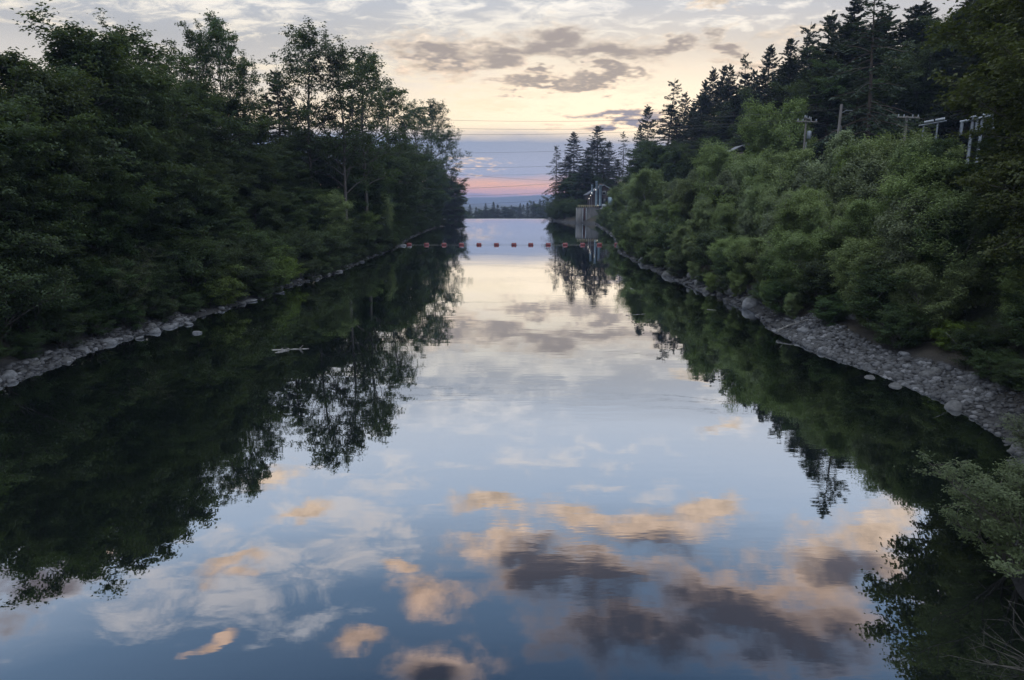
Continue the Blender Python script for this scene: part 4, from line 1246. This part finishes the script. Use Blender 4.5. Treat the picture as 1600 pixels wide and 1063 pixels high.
for px, top, r, nm in ((924.7, 289, 0.34, 'vent_pipe'), (931.6, 283.3, 0.40, 'vent_pipe'), (937.6, 289, 0.5, 'vent_pipe')):
    bot = 322 if px > 930 else 304
    x = hx(px) - cx
    m = MB()
    z1, z0 = hz(top) - hb, hz(bot) - hb
    m.tube([(x, -0.8, z0), (x, -0.8, z1 - 0.35), (x, -0.8, z1 - 0.35), (x, -0.8, z1)], [r, r, r * 1.12, r * 1.12], 12)
    for zb in np.arange(z0 + 1.5, z1 - 1, 1.8):
        m.tube([(x, -0.8, zb), (x, -0.8, zb + 0.1)], r * 1.08, 12)
    vp = m.build(nm, M_STACK, hs)
    if px > 936:
        m = MB(); m.tube([(x, -0.8, z1), (x, -0.8, z1 + 0.25)], [r * 1.3, r * 0.9], 12); m.build('cap', M_RUST, vp)
for px, py in ((920, 310.5), (922.3, 305.8), (924, 301.6), (930, 297), (934, 321)):
    l = empty('wall_lamp', (0, 0, 0)); l.parent = hs
    x, z = hx(px) - cx, hz(py) - hb
    l.location = (x, -1.35, z)
    m = MB(); m.add(ICO2[0] * 0.10, ICO2[1]); m.build('bulb', m_l, l)
    m = MB(); m.tube([(0, 0, 0.12), (0, 0.02, 0.3), (0, 1.3, 0.35)], 0.035, 5); m.build('bracket', M_STEEL, l)
for px in (921.5, 924.5):
    m = MB(); x = hx(px) - cx; m.tube([(x, -0.25, 0), (x, -0.25, hz(306) - hb)], 0.05, 5); m.build('downpipe', M_STEEL, hs)

rs_ = np.random.RandomState(5)
for k in range(44):
    px = RNG.uniform(939, 962); py = RNG.uniform(326, 352)
    px = max(px, 938 + (py - 325) * 0.33)
    Y = WY - 1.5 - (py - 325) * 0.12
    p = at_Y(px, py, Y)
    rock(p.x, Y + RNG.uniform(-.5, .5), RNG.uniform(0.6, 1.15), 'blue grey boulder in the riprap slope right of the concrete wall', 'riprap beside the concrete wall', dark=k % 2 == 0, z=p.z)
m = MB()
# earth body behind the riprap
xa, xb = at_Y(938, 325, WY).x, at_Y(968, 325, WY).x
m.add([(xa, WY + 1, -1), (xb, WY - 5, -1), (xb, WY - 1, 4.4), (xa, WY + 1, 4.4), (xa, WY + 8, 4.4), (xb, WY + 8, 4.4)], np.array([[0, 1, 2, 3], [3, 2, 5, 4]]))
eb_ = m.build('embankment', M_DARKSTONE)
tag(eb_, kind='structure')
for px, s in ((861, 1.0), (868, 1.3), (876, 1.2), (884, 1.4), (892, 1.2), (899, 1.0), (880, 0.7)):
    p = at_z(px, 344.5, 0.1)
    rock(p.x, p.y, s, 'grey rock at the water under the firs of the wooded point', 'rocks under the wooded point', z=0.1, flat=0.7)

# ------------------------------------------------------------------ power poles and wires
PY = 77.0


def pole(px, top, Y, label, arms=(), r=0.16, lean=0.0, extra=None):
    pt = at_Y(px, top, Y)
    g = gz(pt.x, Y)
    h = pt.z - g
    e = empty('utility_pole', (pt.x, Y, g))
    tag(e, label, 'power pole')
    m = MB(); m.tube([(-lean * h, 0, -0.5), (0, 0, h)], [r * 1.15, r * 0.85], 10); m.build('pole', M_WOODP, e)
    for dz, w_, rot in arms:
        m = MB()
        c_, s_ = cos(rot), sin(rot)
        V = np.array([(x, y, z) for z in (-0.07, 0.07) for y in (-0.06, 0.06) for x in (-w_, w_)])
        V[:, 1] += 0.0
        R_ = np.array([[c_, -s_, 0], [s_, c_, 0], [0, 0, 1]])
        m.add((V + np.array([0, -r - 0.07, 0])) @ R_.T + np.array([0, 0, h - dz]), np.array([(0, 2, 3, 1), (4, 5, 7, 6), (0, 1, 5, 4), (2, 6, 7, 3), (0, 4, 6, 2), (1, 3, 7, 5)]))
        m.build('crossarm', M_WOODP, e)
        for q in (-0.9, -0.4, 0.4, 0.9):
            m = MB()
            p = R_ @ np.array([q * w_, -r - 0.07, 0]) + np.array([0, 0, h - dz])
            m.tube([p + (0, 0, 0.07), p + (0, 0, 0.14), p + (0, 0, 0.2), p + (0, 0, 0.3)], [0.03, 0.07, 0.05, 0.07], 8); m.build('insulator', M_PALE, e)
    if extra: extra(e, h)
    return e, h


def brace(e, h):
    m = MB(); m.tube([(0.15, 0, h - 2.2), (1.5, 0.4, -0.4)], 0.035, 5); m.build('guy_wire', M_STEEL, e)
    m = MB(); m.tube([(0.1, -0.1, h - 0.9), (0.5, -0.2, h - 0.65), (1.1, -0.3, h - 0.7)], 0.035, 6); m.build('bracket', M_STEEL, e)


def transformer(e, h):
    m = MB(); m.tube([(0.42, -0.1, h - 2.3), (0.42, -0.1, h - 2.25), (0.42, -0.1, h - 1.5), (0.42, -0.1, h - 1.42)], [0.16, 0.24, 0.24, 0.16], 12); m.build('transformer', M_STEEL, e)
    m = MB(); m.tube([(0.2, 0, h - 2.6), (0.22, 0, 0.5)], 0.05, 6); m.build('conduit', M_PALE, e)


p1, h1 = pole(1315, 163, PY, 'tall bare square topped pole, tallest of the row above the alders', (), 0.16, 0.02, brace)
p2, h2 = pole(1260, 184, PY + 2, 'pole with crossarms and a transformer left of the tallest bare pole', ((0.15, 1.25, 0.9), (0.45, 1.25, 0.2)), 0.11, 0.0, transformer)
p3, h3 = pole(1417, 181, PY - 3, 'short pole with one crossarm beside the steel frames', ((0.2, 1.3, 0.2),), 0.15, 0.0)
p4, h4 = pole(1169, 221, PY + 25, 'dark short pole beside the small pale roof', (), 0.14, 0.0)

# steel switching frames
def frame(ax, ay, bx_, by_, Y, posts, r, label, strings):
    a = at_Y(ax, ay, Y); b = at_Y(bx_, by_, Y - 2.0)
    g = gz(a.x, Y)
    e = empty('steel_frame', (a.x, Y, g)); tag(e, label, 'frame')
    o_ = Vector((a.x, Y, g))
    m = MB(); m.tube([a - o_, b - o_], r, 4); m.tube([a - o_ + Vector((0, 0.5, 0)), b - o_ + Vector((0, 0.5, 0))], r, 4); m.build('beam', M_STEEL, e)
    for f_, l_ in posts:
        p = a.lerp(b, f_) - o_ + Vector((0, 0.25, 0))
        m = MB(); m.tube([(p.x, p.y, p.z), (p.x, p.y, p.z - l_)], r * 1.1, 6); m.build('post', M_STEEL, e)
    for f_, l_ in strings:
        p = a.lerp(b, f_) - o_
        n = 7
        pts, rad = [], []
        for k in range(n):
            d = (b - a).normalized()
            for q, rr in ((0.0, 0.05), (0.25, 0.13), (0.6, 0.13), (0.85, 0.05)):
                v = p + Vector((0, 0, 0.24)) + d * ((k + q) * l_ / n)
                pts.append((v.x, v.y, v.z)); rad.append(rr)
        m = MB(); m.tube(pts, rad, 8); m.build('insulator_string', M_PALE, e)
    return e


frame(1440, 196, 1479, 189, PY - 5, ((0.15, 6), (0.72, 6)), 0.07, 'low steel switching frame with pale insulators right of the short pole', ((0.1, 0.9), (0.55, 0.9)))
frame(1505, 190, 1566, 178, PY - 7, ((0.02, 1.3), (0.3, 7), (0.42, 1.3), (0.55, 7), (0.85, 1.3)), 0.13, 'long grey steel frame partly hidden behind the near maple', ((0.1, 1.0), (0.5, 1.0), (0.85, 0.8)))

# small roof among the alders
rp = at_Y(1160, 228, PY + 22)
sh = empty('shed', (rp.x, PY + 22, gz(rp.x, PY + 22))); tag(sh, 'small shed with a grey roof showing above the alders', 'shed')
hh = rp.z - gz(rp.x, PY + 22)
m = MB(); m.box(-1.6, 1.6, 0, 3, -0.3, hh - 0.9); m.build('wall', M_BRICK, sh)
m = MB()
for s_ in (-1, 1):
    V = [(s_ * 1.9, -0.3, hh - 1.0), (0, -0.3, hh), (0, 3.3, hh), (s_ * 1.9, 3.3, hh - 1.0)]
    m.add(V + [(x, y, z + 0.1) for x, y, z in V], np.array([[0, 1, 2, 3], [7, 6, 5, 4], [0, 4, 5, 1], [1, 5, 6, 2], [2, 6, 7, 3], [3, 7, 4, 0]]))
m.build('roof', M_ROOF, sh)

M_WIRE = simple_mat('dark_wire', (0.03, 0.03, 0.035), (0.05, 0.05, 0.055), scale=1, rough=0.6)


def wire(a, b, sag, label, r=0.022, group='power lines crossing the river'):
    a = np.array(a, float); b = np.array(b, float)
    t_ = np.linspace(0, 1, 40)
    pts = a + (b - a) * t_[:, None]
    pts[:, 2] -= sag * 4 * t_ * (1 - t_)
    c = (a + b) / 2
    m = MB(); m.tube(pts - c, r * 0.6, 4)
    o = m.build('power_line', M_WIRE, loc=tuple(c)); tag(o, label, 'power line', group)


def A(px, py, Y): return tuple(at_Y(px, py, Y))


for a, b, sg, lab, r in [
    ((560, 182, 84), (1315, 170, PY), 0.9, 'topmost power line running to the tall bare pole', 0.022),
    ((560, 195, 84), (1260, 186, PY + 2), 0.8, 'second power line from the top, ending at the crossarm pole', 0.022),
    ((560, 206, 84), (1258, 189, PY + 2), 0.8, 'third power line from the top, ending at the crossarm pole', 0.022),
    ((560, 238, 100), (1169, 222, PY + 25), -1.6 + 2.2, 'power line ending at the dark short pole by the shed', 0.020),
    ((600, 255, 150), (1200, 214, 150), 3.0, 'power line sagging below the cloud bank edge', 0.03),
    ((640, 272, 190), (1000, 262, 190), 1.0, 'faint power line through the blue cloud bank', 0.028),
    ((640, 266, 180), (960, 288, 180), 0.3, 'power line slanting down to the right toward the gatehouse', 0.035),
    ((640, 296, 200), (900, 284, 200), 0.5, 'dark power line across the pink band of sky', 0.05),
    ((640, 308, 215), (900, 298, 215), 0.4, 'power line low in the pink band of sky', 0.04),
    ((640, 322, 225), (900, 310, 225), 0.4, 'power line in front of the blue hills', 0.04),
    ((640, 331, 235), (900, 316, 235), 0.3, 'lowest power line just above the weir', 0.045)]:
    wire(A(*a), A(*b), sg, lab, r)
for a, b, sg, lab in [
    ((1315, 170, PY), (1417, 184, PY - 3), 0.15, 'upper power line between the tall bare pole and the short pole'),
    ((1315, 176, PY), (1417, 188, PY - 3), 0.25, 'lower power line between the tall bare pole and the short pole'),
    ((1262, 190, PY + 2), (1417, 186, PY - 3), 0.6, 'power line passing behind the tall bare pole to the short pole'),
    ((1417, 184, PY - 3), (1506, 176, PY - 7), 0.3, 'power line between the short pole and the long steel frame'),
    ((1417, 188, PY - 3), (1442, 196, PY - 5), 0.05, 'short jumper from the short pole to the low steel frame'),
    ((1169, 224, PY + 25), (1262, 194, PY + 2), 0.4, 'power line from the dark short pole up to the crossarm pole')]:
    wire(A(*a), A(*b), sg, lab, 0.016, 'short power lines between the right bank poles')

# bare twigs by the near bank
m = MB()
rs_ = np.random.RandomState(77)
for k in range(9):
    d = unit(np.array([-1.0, 0.25, 0.55]) + rs_.normal(size=3) * 0.35)
    p = curve_pts(np.zeros(3), d, rs_.uniform(0.9, 1.9), 6, rs_, 0.12, 0.02)
    m.tube(p, np.linspace(0.010, 0.003, 7), 4)
    for j in range(5):
        q = p[rs_.randint(2, 7)]
        m.tube(curve_pts(q, unit(d + rs_.normal(size=3) * 0.7), rs_.uniform(0.2, 0.5), 3, rs_, 0.15, 0.0), [0.004, 0.003, 0.003, 0.002], 3)
tw = m.build('twigs', M_BARK, loc=(9.3, 10.2, 0.05))
tag(tw, 'thin bare twigs reaching over the water in the bottom right corner', 'twigs')

# plants that would otherwise read the same: say where each stands in its row
def settle_labels():
    by = {}
    for o in COL.objects:
        if o.parent is None and o.get('category') in ('tree', 'conifer', 'bush', 'rock', 'stone'):
            by.setdefault(o['label'], []).append(o)
    for lab, os_ in by.items():
        if len(os_) < 2 or len(os_) > 20: continue
        side = 'hillside' in lab or 'weir' in lab or 'riprap' in lab
        os_.sort(key=(lambda o: o.location.x / max(o.location.y, 1)) if side else (lambda o: o.location.y))
        for k, o in enumerate(os_):
            new = lab + (', %s from the left' % ORD[k] if side else (', nearest' if k == 0 else ', %s nearest' % ORD[k]))
            if len(new.split()) <= 16: o['label'] = new


settle_labels()

# ------------------------------------------------------------------ evening haze
m, t = material('evening_haze')
t.n('ShaderNodeOutputMaterial', {}, {'Volume': t.n('ShaderNodeVolumePrincipled', {}, {'Color': (0.46, 0.60, 1.0), 'Density': 0.00022, 'Anisotropy': 0.3}).outputs[0]})
mb = MB(); mb.box(-6500, 6500, -300, 5300, -60, 66)
tag(mb.build('haze', m), 'thin blue evening haze filling the valley', 'haze', kind='stuff')
